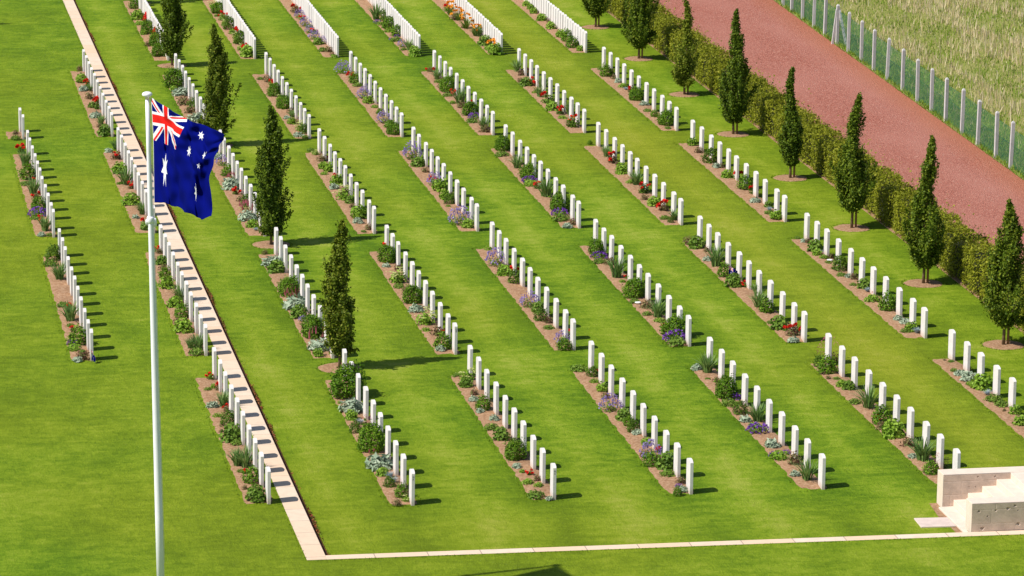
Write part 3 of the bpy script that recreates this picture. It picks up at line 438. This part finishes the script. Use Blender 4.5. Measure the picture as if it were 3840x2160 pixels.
for (k,bk,bj),lst in grp.items():
    lst.sort(key=lambda p:p[2])
    nm,lab,cat,gr=KINDS[k]
    for i,(k_,B,A,w,_,_) in enumerate(lst):
        if len(lst)==1: lb='only %s in bed, %s, %s'%(lab,ROWN[bj],PLOT[bk])
        else: lb='%s%s in bed, %s, %s'%('nearest ' if i==0 else ORD[i+1]+'-nearest ',lab,ROWN[bj],PLOT[bk])
        v=int(B*10+A*7)%3; parts=BIGB if (k=='B' and w>.44) else PR[k][v]; rz=random.uniform(0,6.28); sx=w*random.uniform(1.38,1.58); sz=sx*random.uniform(.78,.95)
        z=zof(B)+.012
        if len(parts)==1 and k not in 'ROY':
            o=obj(nm,parts[0][1],None,(B,A,z),rz,(sx,sx,sz))
        else:
            o=obj(nm,None,None,(B,A,z),rz,(sx,sx,sz)); o.empty_display_size=.1
            for pn,me in parts:
                c_=obj(pn,me,o)
                if pn=='flowers': c_['kind']='stuff'
            if k=='Y':
                for q in domept(9,.85,.97,.35): obj('flower_head',HEADY,o,tuple(q),random.uniform(0,6),random.uniform(.8,1.2))
            if k in 'RO':
                for q in domept(random.choice((3,4,5)) if k=='R' else 11,.82 if k=='R' else 1.0,.95,.45):
                    f=obj('bloom',BLOOM if k=='R' else BLOOMO,o,tuple(q),random.uniform(0,6)); f.scale=[random.uniform(1.4,2.3)*min(1.7,.42/w)]*3
        tag(o,lb,cat,gr)
# ============================================================ trees
def ground_disc(B,A,r):
    n=40; V=[(B,A,.012)]; Fc=[]
    for k,(rr,z) in enumerate(((.5,.02),(.85,.015),(1,-.012))):
        for i in range(n):
            a=6.2832*i/n; q=r*rr*(1+.02*math.sin(5*a+B)); V.append((B+q*math.cos(a),A+q*math.sin(a),z+random.uniform(-.006,.006)))
    for i in range(n): Fc.append((0,1+i,1+(i+1)%n))
    for k in range(2):
        for i in range(n): a=1+k*n+i; b=1+k*n+(i+1)%n; Fc.append((a,a+n,b+n,b))
    tag(obj('tree_bed',mesh('tree_bed',V,Fc,M['soil'],smooth=True)),kind='structure')
def tree(B,A,H,h0,prof,leafm,label,group,nb=110,npb=62,lean=(0,0),two=True,ls=.037,seed=0):
    random.seed(seed); global RN; RN=np.random.default_rng(seed)
    root=obj('hornbeam_tree',None,None,(B,A,0)); tag(root,label,'tree',group)
    def R(t):
        t=max(0,min(1,t))
        for (a,ra),(b,rb) in zip(prof,prof[1:]):
            if a<=t<=b: return ra+(rb-ra)*(t-a)/(b-a)
        return prof[-1][1]
    def ax(z): t=z/H; return np.array([lean[0]*t*t+.11*t*math.sin(t*7.5+seed),lean[1]*t*t,z])
    bm=bmesh.new(); tube(bm,[tuple(ax(z)) for z in (-.05,h0*.6,h0,H*.3,H*.55,H*.8,H*.97)],[.05,.042,.038,.03,.02,.012,.004])
    P=[];Nn=[];SZ=[]
    for i in range(nb):
        t=(i+random.random())/nb; an=random.uniform(0,6.2832); d=np.array([math.cos(an),math.sin(an),0])
        lob=1+.2*math.sin(an*2+t*9+seed)+.16*math.sin(an*3-t*23+seed*2)+.1*math.sin(t*41+seed)+(.25*math.sin(t*27+seed*3+an) if t>.45 else 0)
        r=R(t)*random.uniform(.5,1.06)*lob*(1+.16*math.sin(t*19+seed*1.7)+.10*math.sin(t*37+seed)); 
        if random.random()<.13: r=r*random.uniform(1.1,1.4)+.05
        ze=h0+(H-h0)*t; L0=min(ze-h0*.9,r*1.7+.25)
        s=ax(max(h0*.85,ze-L0)); e=ax(ze)+d*r
        if i%3==0: tube(bm,[tuple(s),tuple((s+e)/2+d*r*.12),tuple(e)],[.011,.008,.003],5)
        n=int(npb*(.35+1.15*min(1,R(t)/.42)))
        q=RN.uniform(.12,1.13,n)**.7; mid=(s+e)/2+d*r*.12
        c=(1-q)[:,None]**2*s+2*(q*(1-q))[:,None]*mid+(q**2)[:,None]*e
        wdt=.02+.058*np.sin(np.clip(q,0,1)*3.0)*min(1,R(t)/.3+.3)
        c=c+RN.normal(size=(n,3))*wdt[:,None]*np.array([1,1,.9]); P.append(c); Nn.append(np.tile(d+np.array([0,0,.5]),(n,1))+RN.normal(size=(n,3))*.75); SZ.append(ls*RN.uniform(.65,1.25,n))
    P=np.concatenate(P);Nn=np.concatenate(Nn);SZ=np.concatenate(SZ); ok=P[:,2]>h0*.8
    obj('trunk',bmfin(bm,'trunk',M['bark'],smooth=True),root)
    obj('crown',qmesh('crown',leaves(P[ok],SZ[ok],Nn[ok],.62),leafm),root)
    if two:
        bm=bmesh.new(); tube(bm,[(.13,.02,-.05),(.13,.02,h0+.5)],.033,8); obj('stake',bmfin(bm,'stake',M['stake'],smooth=True),root)
    ground_disc(B,A,.585)
gl='slim trees in the row left'; gr_='trees along the hedge'
spire=lambda w,top=.0:[(0,.14),(.04,w*.57),(.13,w*.9),(.25,w),(.37,w*.9),(.48,w*.62),(.56,w*.38),(.66,w*.27),(.74,w*.30),(.83,w*.2),(.92,w*.1),(1,.012)]
slim=lambda w:[(0,.12),(.045,w*.76),(.17,w),(.29,w*.99),(.41,w*.9),(.56,w*.8),(.64,w*.7),(.74,w*.52),(.86,w*.3),(.94,w*.12),(1,.02)]
tree(13.06,96.02,3.87,.42,slim(.41),M['tree3'],'slim dark spire tree nearest the camera, in the row beside the path','trees in the headstone row',nb=180,npb=110,lean=(-.06,0),seed=1,ls=.037)
tree(13.06,110.95,4.12,.36,slim(.49),M['tree'],'slim tall spire tree between second and third plots, left tree row','trees in the headstone row',nb=190,npb=110,lean=(-.02,0),seed=2)
tree(13.07,126.45,4.05,.38,slim(.47),M['tree3'],'slim spire tree partly beside the big flag, left tree row','trees in the headstone row',nb=180,npb=110,lean=(0,0),seed=3)
tree(13.07,142.2,3.1,.42,[(0,.12),(.08,.3),(.2,.45),(.36,.55),(.46,.46),(.6,.42),(.75,.36),(.87,.24),(.95,.1),(1,.02)],M['tree'],'broadest and shortest tree, at top of the left tree row','trees in the headstone row',nb=240,npb=80,seed=4)
tree(13.06,157.3,3.9,.4,slim(.45),M['tree'],'dark tree above the farthest left bed, mostly cut off by top edge','trees in the headstone row',nb=120,npb=70,seed=5)
tree(4.75,151.2,3.6,.5,slim(.5),M['tree'],'slim tree just outside the left edge, shadow reaching the lawn','trees outside the left edge',nb=90,npb=60,seed=6)
tr=[(30.52,149.3,3.9,.5,.50,'tree','dark hedge side tree at the top edge, crown cut off by frame'),
(30.66,141.75,3.7,.5,.54,'tree','dense dark tree beside hedge, second from the top edge'),
(30.69,134.05,3.5,.35,.50,'tree2','pale green loose tree overlapping hedge, third from the top edge'),
(30.66,126.35,4.3,.48,.58,'tree','dark tree with long thin bent top beside hedge, fourth from top'),
(30.73,118.75,3.6,.5,.33,'tree','narrowest dark tree beside hedge, fifth from top'),
(30.69,111.05,4.1,.62,.56,'tree','broad based pointed tree beside hedge, sixth from top'),
(30.75,103.5,4.25,.55,.58,'tree','tall bushy spire tree beside hedge, seventh from top'),
(30.83,96.15,3.9,.6,.60,'tree','nearest hedge side tree at the right edge of view')]
for i,(B,A,H,h0,w,lm,lb) in enumerate(tr):
    tree(B,A,H,h0,spire(w) if i not in (1,7) else slim(w),M[lm],lb,'trees planted along the hedge',nb=165 if lm!='tree2' else 110,npb=125 if lm!='tree2' else 95,lean=[(0,0),(0,0),(.08,0),(.1,0),(-.02,0),(.02,0),(.02,0),(-.02,0)][i],seed=20+i,ls=.037)
# ============================================================ hedge
random.seed(5); RN=np.random.default_rng(5)
n=150000; Aq=RN.uniform(93,166,n); side=RN.random(n)
hh=lambda A:1.06+.06*np.sin(A*1.9)+.05*np.sin(A*4.3+1)+.035*np.sin(A*9.1)
u=np.where(side<.38,0,np.where(side<.72,1,2)); 
q=RN.random(n); H0=hh(Aq)+.05*np.abs(np.sin(Aq*3.1+np.sin(Aq)))
bul=.05*np.sin(Aq*2.6)+.04*np.sin(Aq*6.3)
B0=31.80-bul; B1=32.66+bul*.7
P=np.stack([np.where(u==0,B0+RN.normal(size=n)*.045,np.where(u==1,B0+(B1-B0)*q,B1+RN.normal(size=n)*.045)),Aq,np.where(u==1,H0+RN.normal(size=n)*.04+np.abs(RN.normal(size=n))**3*.02,.04+q*H0)],1)
nr=np.stack([np.where(u==0,-1.,np.where(u==2,1.,0)),np.zeros(n),np.where(u==1,1.,.35)],1)+RN.normal(size=(n,3))*.7
hr=obj('hornbeam_hedge',None,None,(0,0,0)); tag(hr,'long clipped yellow green hedge between the lawn and the red gravel','hedge')
obj('foliage',qmesh('foliage',leaves(P,RN.uniform(.022,.05,n),nr,.65),M['hedge']),hr)
bm=bmesh.new(); box(bm,31.89,32.57,93.1,166,.02,.93); obj('dark_core',bmfin(bm,'dark_core',M['core']),hr)  # added solid dark box fills the hedge so it is not see-through
# ============================================================ fence
random.seed(9)
posts=[161.6,159.6,157.6,155.6,153.64,151.99,149.99,148.0,145.99,143.89,142.02,139.95,137.96,135.88,133.61,131.41,129.43,127.44,125.31,123.21,120.91,119.15,117.05,115.0]
fr=obj('wire_fence',None,None,(FL(140),140,0)); tag(fr,'concrete post fence with green netting along the far side of the gravel','fence')
bm=bmesh.new(); prism(bm,[(-.055,-.055),(.055,-.055),(.055,.055),(-.055,.055)],-.1,1.55)
t=[bm.verts.new(v) for v in ((-.03,-.03,1.6),(.03,-.03,1.6),(.03,.03,1.6),(-.03,.03,1.6))]
bmp=bmfin(bm,'post',M['conc'],.008)
bm=bmesh.new(); prism(bm,[(-.055,-.055),(.055,-.055),(.055,.055),(-.055,.055)],-.1,1.55); 
tb=[bm.verts.new(v) for v in ((-.055,-.055,1.5502),(.055,-.055,1.5502),(.055,.055,1.5502),(-.055,.055,1.5502))]; ap=[bm.verts.new(v) for v in ((-.025,-.025,1.61),(.025,-.025,1.61),(.025,.025,1.61),(-.025,.025,1.61))]
bm.faces.new(ap)
for i in range(4): bm.faces.new((tb[i],tb[(i+1)%4],ap[(i+1)%4],ap[i]))
bmp=bmfin(bm,'post',M['conc'])
for A in posts:
    o=obj('post',bmp,fr,(FL(A)-FL(140)+random.uniform(-.01,.01),A-140,random.uniform(-.02,.02)),random.uniform(-.1,.1)); o.rotation_euler[0]=random.gauss(0,.008); o.rotation_euler[1]=random.gauss(0,.008)
A=143.89
for dx,dy in ((.28,-.35),(-.16,.1)):
    bm=bmesh.new(); x=FL(A)-FL(140); s=.045
    for (px,py,pz),(qx,qy,qz) in [((x+dx,A-140+dy,0),(x+.04*np.sign(dx),A-140-.0,1.42))]:
        a=[bm.verts.new((px+i*s,py+k*s,pz)) for i,k in ((-1,-1),(1,-1),(1,1),(-1,1))]; b=[bm.verts.new((qx+i*s,qy+k*s,qz)) for i,k in ((-1,-1),(1,-1),(1,1),(-1,1))]
        bm.faces.new(a[::-1]); bm.faces.new(b)
        for i in range(4): bm.faces.new((a[i],a[(i+1)%4],b[(i+1)%4],b[i]))
    obj('brace',bmfin(bm,'brace',M['conc']),fr)
xa,xb=FL(115)-FL(140),FL(161.6)-FL(140)
obj('netting',mesh('netting',[(xa+.07,-25,.03),(xb+.07,21.6,.03),(xb+.07,21.6,1.32),(xa+.07,-25,1.32)],[(0,1,2,3)],M['net']),fr)
for z in (.05,.8,1.33):
    bm=bmesh.new(); tube(bm,[(xa+.065,-25,z),(xb+.065,21.6,z)],.004,5); obj('wire',bmfin(bm,'wire',M['wire']),fr)
# ============================================================ field growth
RN=np.random.default_rng(3)
def blades(n,A,B,z,h,w,lean=.35):
    an=RN.uniform(0,6.2832,n); s=np.stack([np.cos(an),np.sin(an),0*an],1)*(w[:,None]); t=np.stack([RN.normal(size=n)*lean,RN.normal(size=n)*lean,np.ones(n)],1)*h[:,None]
    p=np.stack([B,A,z],1); return np.stack([p-s,p+s,p+t+s*.25,p+t-s*.25],1)
n=95000; A=RN.uniform(114,172,n); d=RN.uniform(0,1,n)**.8*16; keep=np.ones(n,bool)
row=.5+.5*np.sin(d*6.2832/.55); wf=.5+.5*np.sin(A*.35+d*.9)*np.sin(A*.13-d*.6)
lane=(np.abs(d-3.6-.25*np.sin(A*.3))<.55)|(np.abs(d-9.4)<.5)|(wf>.55)
tall=RN.random(n)<(.5*row+.25)*np.where(d<1.6,.1,1)*np.where(lane,.25,1)
h=np.where(tall,RN.uniform(.15,.40,n),RN.uniform(.04,.14,n)); w=np.where(tall,RN.uniform(.01,.022,n),.018)
Q=blades(n,A,FL(A)+.1+d,.05+.012*d,h,w,.16)
straw=((RN.random(n)<.93*np.where(lane,.4,1))&tall)|(RN.random(n)<.22)
tag(obj('stubble_field_growth',qmesh('stubble_field_growth',Q[straw],M['straw'])),'dry straw coloured stalks standing in the field beyond the fence','stubble',kind='stuff')
n2=26000; A2=RN.uniform(114,172,n2); d2=RN.uniform(-.12,1.9,n2)**1
Q2=blades(n2,A2,FL(A2)+d2,.05+.012*np.maximum(d2,0),RN.uniform(.05,.2,n2),np.full(n2,.016),.5)
tag(obj('field_grass',qmesh('field_grass',np.concatenate([Q[~straw],Q2]),M['weed'])),'green weeds and grass at the fence foot and through the field','grass',kind='stuff')
# ragged grass edge round beds, path and kerb
E=[]
def edge(x0,y0,x1,y1,z,n,ox=0,oy=0,j=.03):
    t=RN.random(n); E.append((x0+(x1-x0)*t+ox+RN.normal(size=n)*j,y0+(y1-y0)*t+oy+RN.normal(size=n)*j,np.full(n,z)))
for k,j,x0,x1,y0,y1 in BEDS:
    z=zof(x0); Ln=y1-y0
    edge(x0,y0,x0,y1,z,int(Ln*24),-.012); edge(x1,y0,x1,y1,z,int(Ln*24),.012) if j!=0 else None
    edge(x0,y0,x1,y0,z,26,0,-.012); edge(x0,y1,x1,y1,z,24,0,.012)
edge(10.02,79,10.02,165,ZL,1800,-.02); edge(10.04,kx(10)-.05,34,kx(34)-.05,ZL,900,0,-.02,.015); 
for B,A_,*_ in [(13.06,96.02),(13.06,110.95),(13.07,126.45),(13.07,142.2)]+[t[:2] for t in tr]:
    a=RN.uniform(0,6.2832,220); r=.6+RN.normal(size=220)*.02; E.append((B+r*np.cos(a),A_+r*np.sin(a),0*a))
X,Y,Z=(np.concatenate([e[i] for e in E]) for i in range(3)); n=len(X)
tag(obj('lawn_edge_grass',qmesh('lawn_edge_grass',blades(n,Y,X,Z,RN.uniform(.012,.034,n),np.full(n,.011),.5),M['blade'])),'fringe of longer grass along the bed and path edges','grass',kind='stuff')
# little reddish plants in the strip right of the path
n=11000; A=79.4+RN.random(n)**1*88; dens=(.5+.5*np.sin(A*.55+1))*(.5+.5*np.sin(A*1.7)); kp=RN.random(n)<np.clip(dens*1.6-.35,0,1)+.05; A=A[kp]; n=len(A)
P=np.stack([10.60+RN.normal(size=n)*.022,A,.02+RN.random(n)*.05],1)
tag(obj('edging_plants',qmesh('edging_plants',leaves(P,RN.uniform(.015,.035,n),RN.normal(size=(n,3))+np.array([0,0,1])),M['bed_red'])),'thin strip of low red brown plants beside the stone path','edging plants',kind='stuff')
# ============================================================ stone steps
st=obj('stone_steps',None,None,(24.75,78.95,0)); tag(st,'pale limestone steps between two low flank walls, lower right corner','steps')
def P_(name,bm,m,bev=.006): o=obj(name,bmfin(bm,name,M[m],bev),st); o.matrix_parent_inverse=Matrix.Translation((-24.75,-78.95,0)); return o
def bx(name,m,*a): bm=bmesh.new(); box(bm,*a); return P_(name,bm,m)
def face(x0,x1,y,z0,z1,courses,pits,xoff):
    """front face as a displaced sheet: joints and shell marks are real hollows"""
    nx=int((x1-x0)/.014); nz=int((z1-z0)/.014); V=[];Fc=[]
    for i in range(nz+1):
        z=z0+(z1-z0)*i/nz
        for k in range(nx+1):
            x=x0+(x1-x0)*k/nx; d=.001*math.sin(x*37+z*51)
            for zc in courses[0]:
                d=max(d,.005*max(0,1-abs(z-zc)/.009))
            for zc0,zc1,xs in courses[1]:
                if zc0<z<zc1:
                    for xj in xs:
                        if abs(x-x0-xj)<.011: d=max(d,.005*(1-abs(x-x0-xj)/.011))
            for px,pz,pr in pits:
                q=math.hypot((x-x0-px)/1.3,(z-pz))*(1+.25*math.sin(px*90+math.atan2(z-pz,x-x0-px)*3))
                if q<pr: d=max(d,.045*(1-(q/pr)**2))
            V.append((x,y+d-.003,z))
    for i in range(nz):
        for k in range(nx):
            a=i*(nx+1)+k; Fc.append((a,a+1,a+nx+2,a+nx+1))
    return V,Fc
Zt=.795
# near flank wall
bx('flank_wall','wall',24.76,32,79.0,79.43,.1,Zt)
V,Fc=face(24.765,30,78.955,ZL+.012,Zt-.003,([.657,.335],[(.66,.8,[.53,1.75,2.9]),(.335,.657,[.44,1.6,2.6]),(.1,.335,[1.0,2.2])]),
 [(.145,.62,.024),(.53,.63,.020),(.81,.66,.030),(.965,.72,.024),(1.04,.61,.012),(.35,.50,.012),(.24,.23,.036),(1.06,.30,.034),(1.6,.5,.03)],0)
for i,v in enumerate(V): V[i]=(v[0],v[1]+.0,v[2])
o=obj('wall_face',mesh('wall_face',V,Fc,M['wall_shaded']),st); o.matrix_parent_inverse=Matrix.Translation((-24.75,-78.95,0))
# far flank wall
bx('flank_wall','wall',24.80,32,81.36,81.80,-.02,Zt-.003)
V,Fc=face(24.803,26.4,81.312,.03,Zt-.006,([.635,.325],[(.635,.8,[.72]),(.325,.635,[.42]),(0,.325,[.17,.9])]),[(.8,.73,.014),(.6,.5,.010),(.75,.49,.009),(1.2,.72,.016)],0)
o=obj('wall_face',mesh('wall_face',V,Fc,M['wall_shaded']),st); o.matrix_parent_inverse=Matrix.Translation((-24.75,-78.95,0))
for i in range(5):
    x=25.05+i*.33; z=.06+.147*(i+1)-(.004 if i==4 else 0)
    if i<4: bx('step','wall',x,x+.329,79.433,81.352,.0,z)
    else: bx('platform','wall',x,32,79.433,81.352,.0,z-.004)
bx('bottom_tread','wall',24.70,25.047,79.26,81.30,-.03,.06)
bx('cheek','wall',24.762,25.045,78.97,79.0,.1,Zt-.3) if False else None
# paving slab and raw soil at the foot of the steps
bm=bmesh.new(); prism(bm,[(23.93,80.62),(24.69,80.57),(24.69,79.88),(23.90,79.93)],-.03,.028)
tag(obj('paving_slab',bmfin(bm,'paving_slab',M['paver'],.006)),'flat pinkish paving slab set in the lawn at foot of the steps','paving slab')
bm=bmesh.new(); prism(bm,[(24.62,81.75),(24.795,81.75),(24.70,80.60),(24.52,80.60)],-.03,.016); prism(bm,[(24.56,79.86),(24.695,79.86),(24.695,79.2),(24.56,79.2)],-.03,.016)
tag(obj('bare_soil',bmfin(bm,'bare_soil',M['soil'])),kind='structure')
# ============================================================ flagpole
PB=Vector((6.66,75.885,ZL)); PT=Vector((6.475,75.885,ZL+10.62))
fp=obj('flagpole',None,None,PB); tag(fp,'tall white painted flagpole with flattened round cap, left foreground','flagpole')
tilt=Matrix.Rotation(math.atan2(PT.x-PB.x,PT.z-PB.z),4,'Y'); 
def pp(name,bm,m,par=fp,smooth=True): o=obj(name,bmfin(bm,name,M[m],smooth=smooth),par); o.data.transform(tilt); return o
bm=bmesh.new(); lathe(bm,[(.079,-.1),(.078,2),(.068,5),(.056,7.5),(.045,9.6),(.040,10.62)],24); pp('pole',bm,'polep')
bm=bmesh.new(); lathe(bm,[(.042,10.60),(.05,10.655),(.094,10.675),(.104,10.70),(.094,10.73),(.055,10.75),(.004,10.757)],24); pp('finial',bm,'polep')
bm=bmesh.new(); lathe(bm,[(.062,8.10),(.075,8.12),(.078,8.2),(.064,8.23)],20); pp('collar',bm,'polep')
bm=bmesh.new(); lathe(bm,[(.03,8.02),(.034,8.1),(.034,8.16),(.02,8.2)],12,.085,-.02); lathe(bm,[(.022,8.06),(.026,8.12),(.02,8.17)],12,-.08,0); pp('pulley',bm,'polep')
bm=bmesh.new(); tube(bm,[(.062,-.012,10.6),(.062,-.012,8.2),(.075,-.012,6),(.085,-.012,3),(.09,-.012,1.0)],.0045,6); pp('halyard',bm,'white')
# ---- flag: cloth blown toward the viewer and to the right; u along the fly, v down the hoist
US=[0,.25,.5,.625,.75,.861,1]; VS=[0,.25,.5,.75,1]
CP=[[(124,147),(268,240),(485,365),(570,402),(660,432),(760,466),(862,520)],
[(137,355),(275,385),(430,495),(520,548),(607,590),(692,655),(812,622)],
[(147,575),(282,622),(384,672),(500,742),(578,790),(640,812),(770,770)],
[(152,880),(264,862),(396,950),(490,985),(572,1000),(646,1030),(722,1030)],
[(157,1205),(262,1212),(385,1250),(480,1310),(570,1330),(640,1378),(730,1352)]]
def hermite(xs,ys,x):
    i=max(0,min(len(xs)-2,sum(1 for q in xs[1:-1] if x>q))); x0,x1=xs[i],xs[i+1]; h=x1-x0; t=(x-x0)/h
    def sl(k):
        if k==0: return (ys[1]-ys[0])/(xs[1]-xs[0])
        if k==len(xs)-1: return (ys[-1]-ys[-2])/(xs[-1]-xs[-2])
        return ((ys[k+1]-ys[k])/(xs[k+1]-xs[k])+(ys[k]-ys[k-1])/(xs[k]-xs[k-1]))/2
    m0,m1=sl(i)*h,sl(i+1)*h
    return ys[i]*(2*t**3-3*t**2+1)+m0*(t**3-2*t**2+t)+ys[i+1]*(-2*t**3+3*t**2)+m1*(t**3-t**2)
fw,rt,up=(np.array(v) for v in (FW,RT,UP)); cam=np.array([0,0,H_])
d0=float((np.array(PT)-cam)@fw)
def flagpt(u,v):
    rows=[(hermite(US,[p[0] for p in r],u),hermite(US,[p[1] for p in r],u)) for r in CP]
    x=hermite(VS,[r[0] for r in rows],v); y=hermite(VS,[r[1] for r in rows],v)
    # small folds
    g=min(1,max(0,u-.22)*4)+.25*min(1,u*5); x+=g*(8*math.sin(u*27-v*7+1)+5*math.sin(u*49+v*11)*(.3+v)+5*math.sin(u*12+v*17)*u+4*math.sin(v*31-u*16)*u); y+=5*math.sin(u*14+v*3)*u*(.4+v)
    if v>.93: y+=(13*math.sin(u*19)+9*math.sin(u*43+1))*u*(v-.93)/.07
    if u>.95: x+=6*math.sin(v*23)*(u-.95)/.05
    sx=520+x/2.682; sy=310+y/2.682
    dep=d0-.02-2.9*u**1.05+.15*math.sin(u*9.5-v*2.2)*min(1,u*3)+.09*math.sin(u*19+v*5)*min(1,u*3)+.03*math.sin(u*6+v*11)*min(1,u*2)+.05*math.sin(u*31-v*24)*min(1,u*4)+.02*math.sin(u*13+v*41)*min(1,u*3)+.25*u*(v-.5)
    return cam+dep*(fw+rt*((sx-1920)/F_)-up*((sy-1080)/F_))
def star(x,y,cx,cy,R,n,rot=0):
    a=math.atan2(x-cx,-(y-cy))+rot; r=math.hypot(x-cx,y-cy)
    if r>R: return False
    p=2*math.pi/n; t=abs((a+p/2)%p-p/2); ri=R*(4/9)
    # edge between tip (R,0) and notch (ri,p/2)
    A=(R,0); B_=(ri*math.cos(p/2),ri*math.sin(p/2)); q=(r*math.cos(t),r*math.sin(t))
    return (B_[0]-A[0])*(q[1]-A[1])-(B_[1]-A[1])*(q[0]-A[0])>0
def design(u,v):
    x,y=2*u,v   # flag is 2 x 1
    if x<1 and y<.5:
        X,Y=x-.5,y-.25
        if abs(X)<.05 or abs(Y)<.05: return 2
        if abs(X)<.0833 or abs(Y)<.0833: return 1
        # diagonals of the 1 x .5 canton
        l=math.hypot(1,.5); d1=(X*.5-Y*1)/l; d2=(X*.5+Y*1)/l   # along TL-BR , BL-TR
        for d,flip in ((d1,1),(d2,-1)):
            s=1 if X>0 else -1
            if flip==1: k=d*s
            else: k=-d*s
            if abs(d)<.05:
                if 0<k*(1 if flip==1 else 1)<.0333: return 2
                return 1
        return 0
    for cx,cy,R,n in ((.5,.75,.15,7),(1.5,.8333,.0714,7),(1.25,.4375,.0714,7),(1.5,.1667,.0714,7),(1.722,.371,.0714,7),(1.6,.5417,.0417,5)):
        if star(x,y,cx,cy,R,n): return 1
    return 0
NU,NV=330,230; V=[]; Fc=[]; MI=[]
for i in range(NV+1):
    for k in range(NU+1): V.append(flagpt(k/NU,i/NV))
V=np.array(V); org=V[0].copy(); V=V-org
for i in range(NV):
    for k in range(NU):
        a=i*(NU+1)+k; Fc.append((a,a+1,a+NU+2,a+NU+1)); MI.append(design((k+.5)/NU,(i+.5)/NV) if k>1 else 1)
fo=obj('flag',mesh('flag',V,Fc,[M['fb'],M['fw'],M['fr']],MI,True),None,tuple(org))
sm=fo.modifiers.new('t','SOLIDIFY'); sm.thickness=.003
tag(fo,'large blue flag with red and white crosses and white stars, flying from the pole','flag')
# ============================================================ small things in the beds
def smallflag(B,A,z,s,label,az):
    r=obj('hand_flag',None,None,(B,A,z),az); tag(r,label,'flag','small flags pushed into the beds')
    bm=bmesh.new(); tube(bm,[(0,0,0),(0,0,s*1.15)],.005,6); obj('stick',bmfin(bm,'stick',M['stake']),r)
    nu,nv=48,24; V=[];Fc=[];MI=[]
    for i in range(nv+1):
        for k in range(nu+1):
            u,v=k/nu,i/nv; V.append((.004+u*s*.62,.03*math.sin(u*7+v),s*1.12-v*s*.6-u*s*.42))
    for i in range(nv):
        for k in range(nu): a=i*(nu+1)+k; Fc.append((a,a+nu+1,a+nu+2,a+1)); MI.append(design((k+.5)/nu,(i+.5)/nv))
    obj('cloth',mesh('cloth',V,Fc,[M['fb'],M['fw'],M['fr']],MI,True),r)
def gp(sx,sy,z=0):
    d=fw+rt*((sx-1920)/F_)-up*((sy-1080)/F_); t=(z-H_)/d[2]; return (cam+d*t)
g=gp(1900+2142/2.576,540+1320/2.576); smallflag(g[0],g[1],0,.40,'small stick flag beside headstones, fifth row right of path, second plot',-.2)
g=gp(880/2.576,1080+718/2.576,.15); smallflag(g[0],g[1],.15,.3,'small blue flag against the near end stone of the far left row',-1.2)
g=gp(960+487/2.576,1080+330/2.576); smallflag(g[0],g[1],0,.26,'tiny stick flag among plants in the row with tall trees',-1.0)
def wreath(B,A,label,extra):
    r=obj('poppy_wreath',None,None,(B,A,.02)); tag(r,label,'wreath','red wreaths leaning on far headstones')
    n=500; a=RN.uniform(0,6.2832,n); b=RN.uniform(0,6.2832,n); R0,r0=.19,.06
    P=np.stack([(r0*np.sin(b)),(R0+r0*np.cos(b))*np.cos(a),.27+(R0+r0*np.cos(b))*np.sin(a)],1); lean=Matrix.Rotation(.38,3,'Y'); 
    P=P@np.array(lean).T
    obj('petals',qmesh('petals',leaves(P,.035,RN.normal(size=(n,3))-np.array([.8,0,0]),.8),M['red']),r)
    if extra:
        bm=bmesh.new(); bmesh.ops.create_circle(bm,cap_ends=True,segments=20,radius=.1); bm.transform(Matrix.Translation((.06,0,.26))@Matrix.Rotation(-1.2,4,'Y')); obj('badge',bmfin(bm,'badge',M['white']),r)
g=gp(1375/2.576,225/2.576); wreath(g[0]+.05,g[1],'red wreath nearer the top edge, leaning on farthest plot headstones',False)
g=gp(1455/2.576,385/2.576); wreath(g[0]+.05,g[1],'red wreath with white badge, lower of two on farthest headstones',True)
for sx,sy,lb in ((2840+700/2.576,540+1140/2.576,'small white dish among plants in the row nearest the hedge'),(1900+1268/2.576,1080+160/2.576,'small white dish on soil, fourth row right of path')):
    g=gp(sx,sy); bm=bmesh.new(); lathe(bm,[(.05,0),(.085,.03),(.09,.045),(.07,.05),(.02,.035)],14); o=obj('white_dish',bmfin(bm,'white_dish',M['white'],smooth=True),None,(g[0],g[1],.025)); tag(o,lb,'dish','white dishes left on the beds')
# ============================================================ light and camera
SC.world=bpy.data.worlds.new('World'); W=SC.world; W.use_nodes=True; nt=W.node_tree
sky=nt.nodes.new('ShaderNodeTexSky'); sky.sky_type='NISHITA'; sky.sun_disc=False
el=math.radians(50); d=Vector((-1,-.22,0)).normalized()*math.cos(el); d.z=math.sin(el)
sky.sun_elevation=el; sky.sun_rotation=math.atan2(d.x,d.y)%(2*math.pi); sky.air_density=1; sky.dust_density=.6
nt.links.new(sky.outputs[0],nt.nodes['Background'].inputs[0]); nt.nodes['Background'].inputs[1].default_value=.08
sl=bpy.data.lights.new('sun','SUN'); sl.energy=4.6; sl.angle=math.radians(.53); sl.color=(1,.95,.86)
so=bpy.data.objects.new('sun',sl); COL.objects.link(so); so.rotation_euler=d.to_track_quat('Z','Y').to_euler()
cd=bpy.data.cameras.new('camera'); cd.lens=F_/3840*36; cd.sensor_width=36; cd.clip_end=5000; cd.clip_start=1
co=bpy.data.objects.new('camera',cd); COL.objects.link(co)
co.matrix_world=Matrix(((rt[0],up[0],-fw[0],0),(rt[1],up[1],-fw[1],0),(rt[2],up[2],-fw[2],H_),(0,0,0,1)))
SC.camera=co
SC.view_settings.view_transform='Standard'; SC.view_settings.look='None'; SC.view_settings.exposure=.27; SC.view_settings.gamma=1
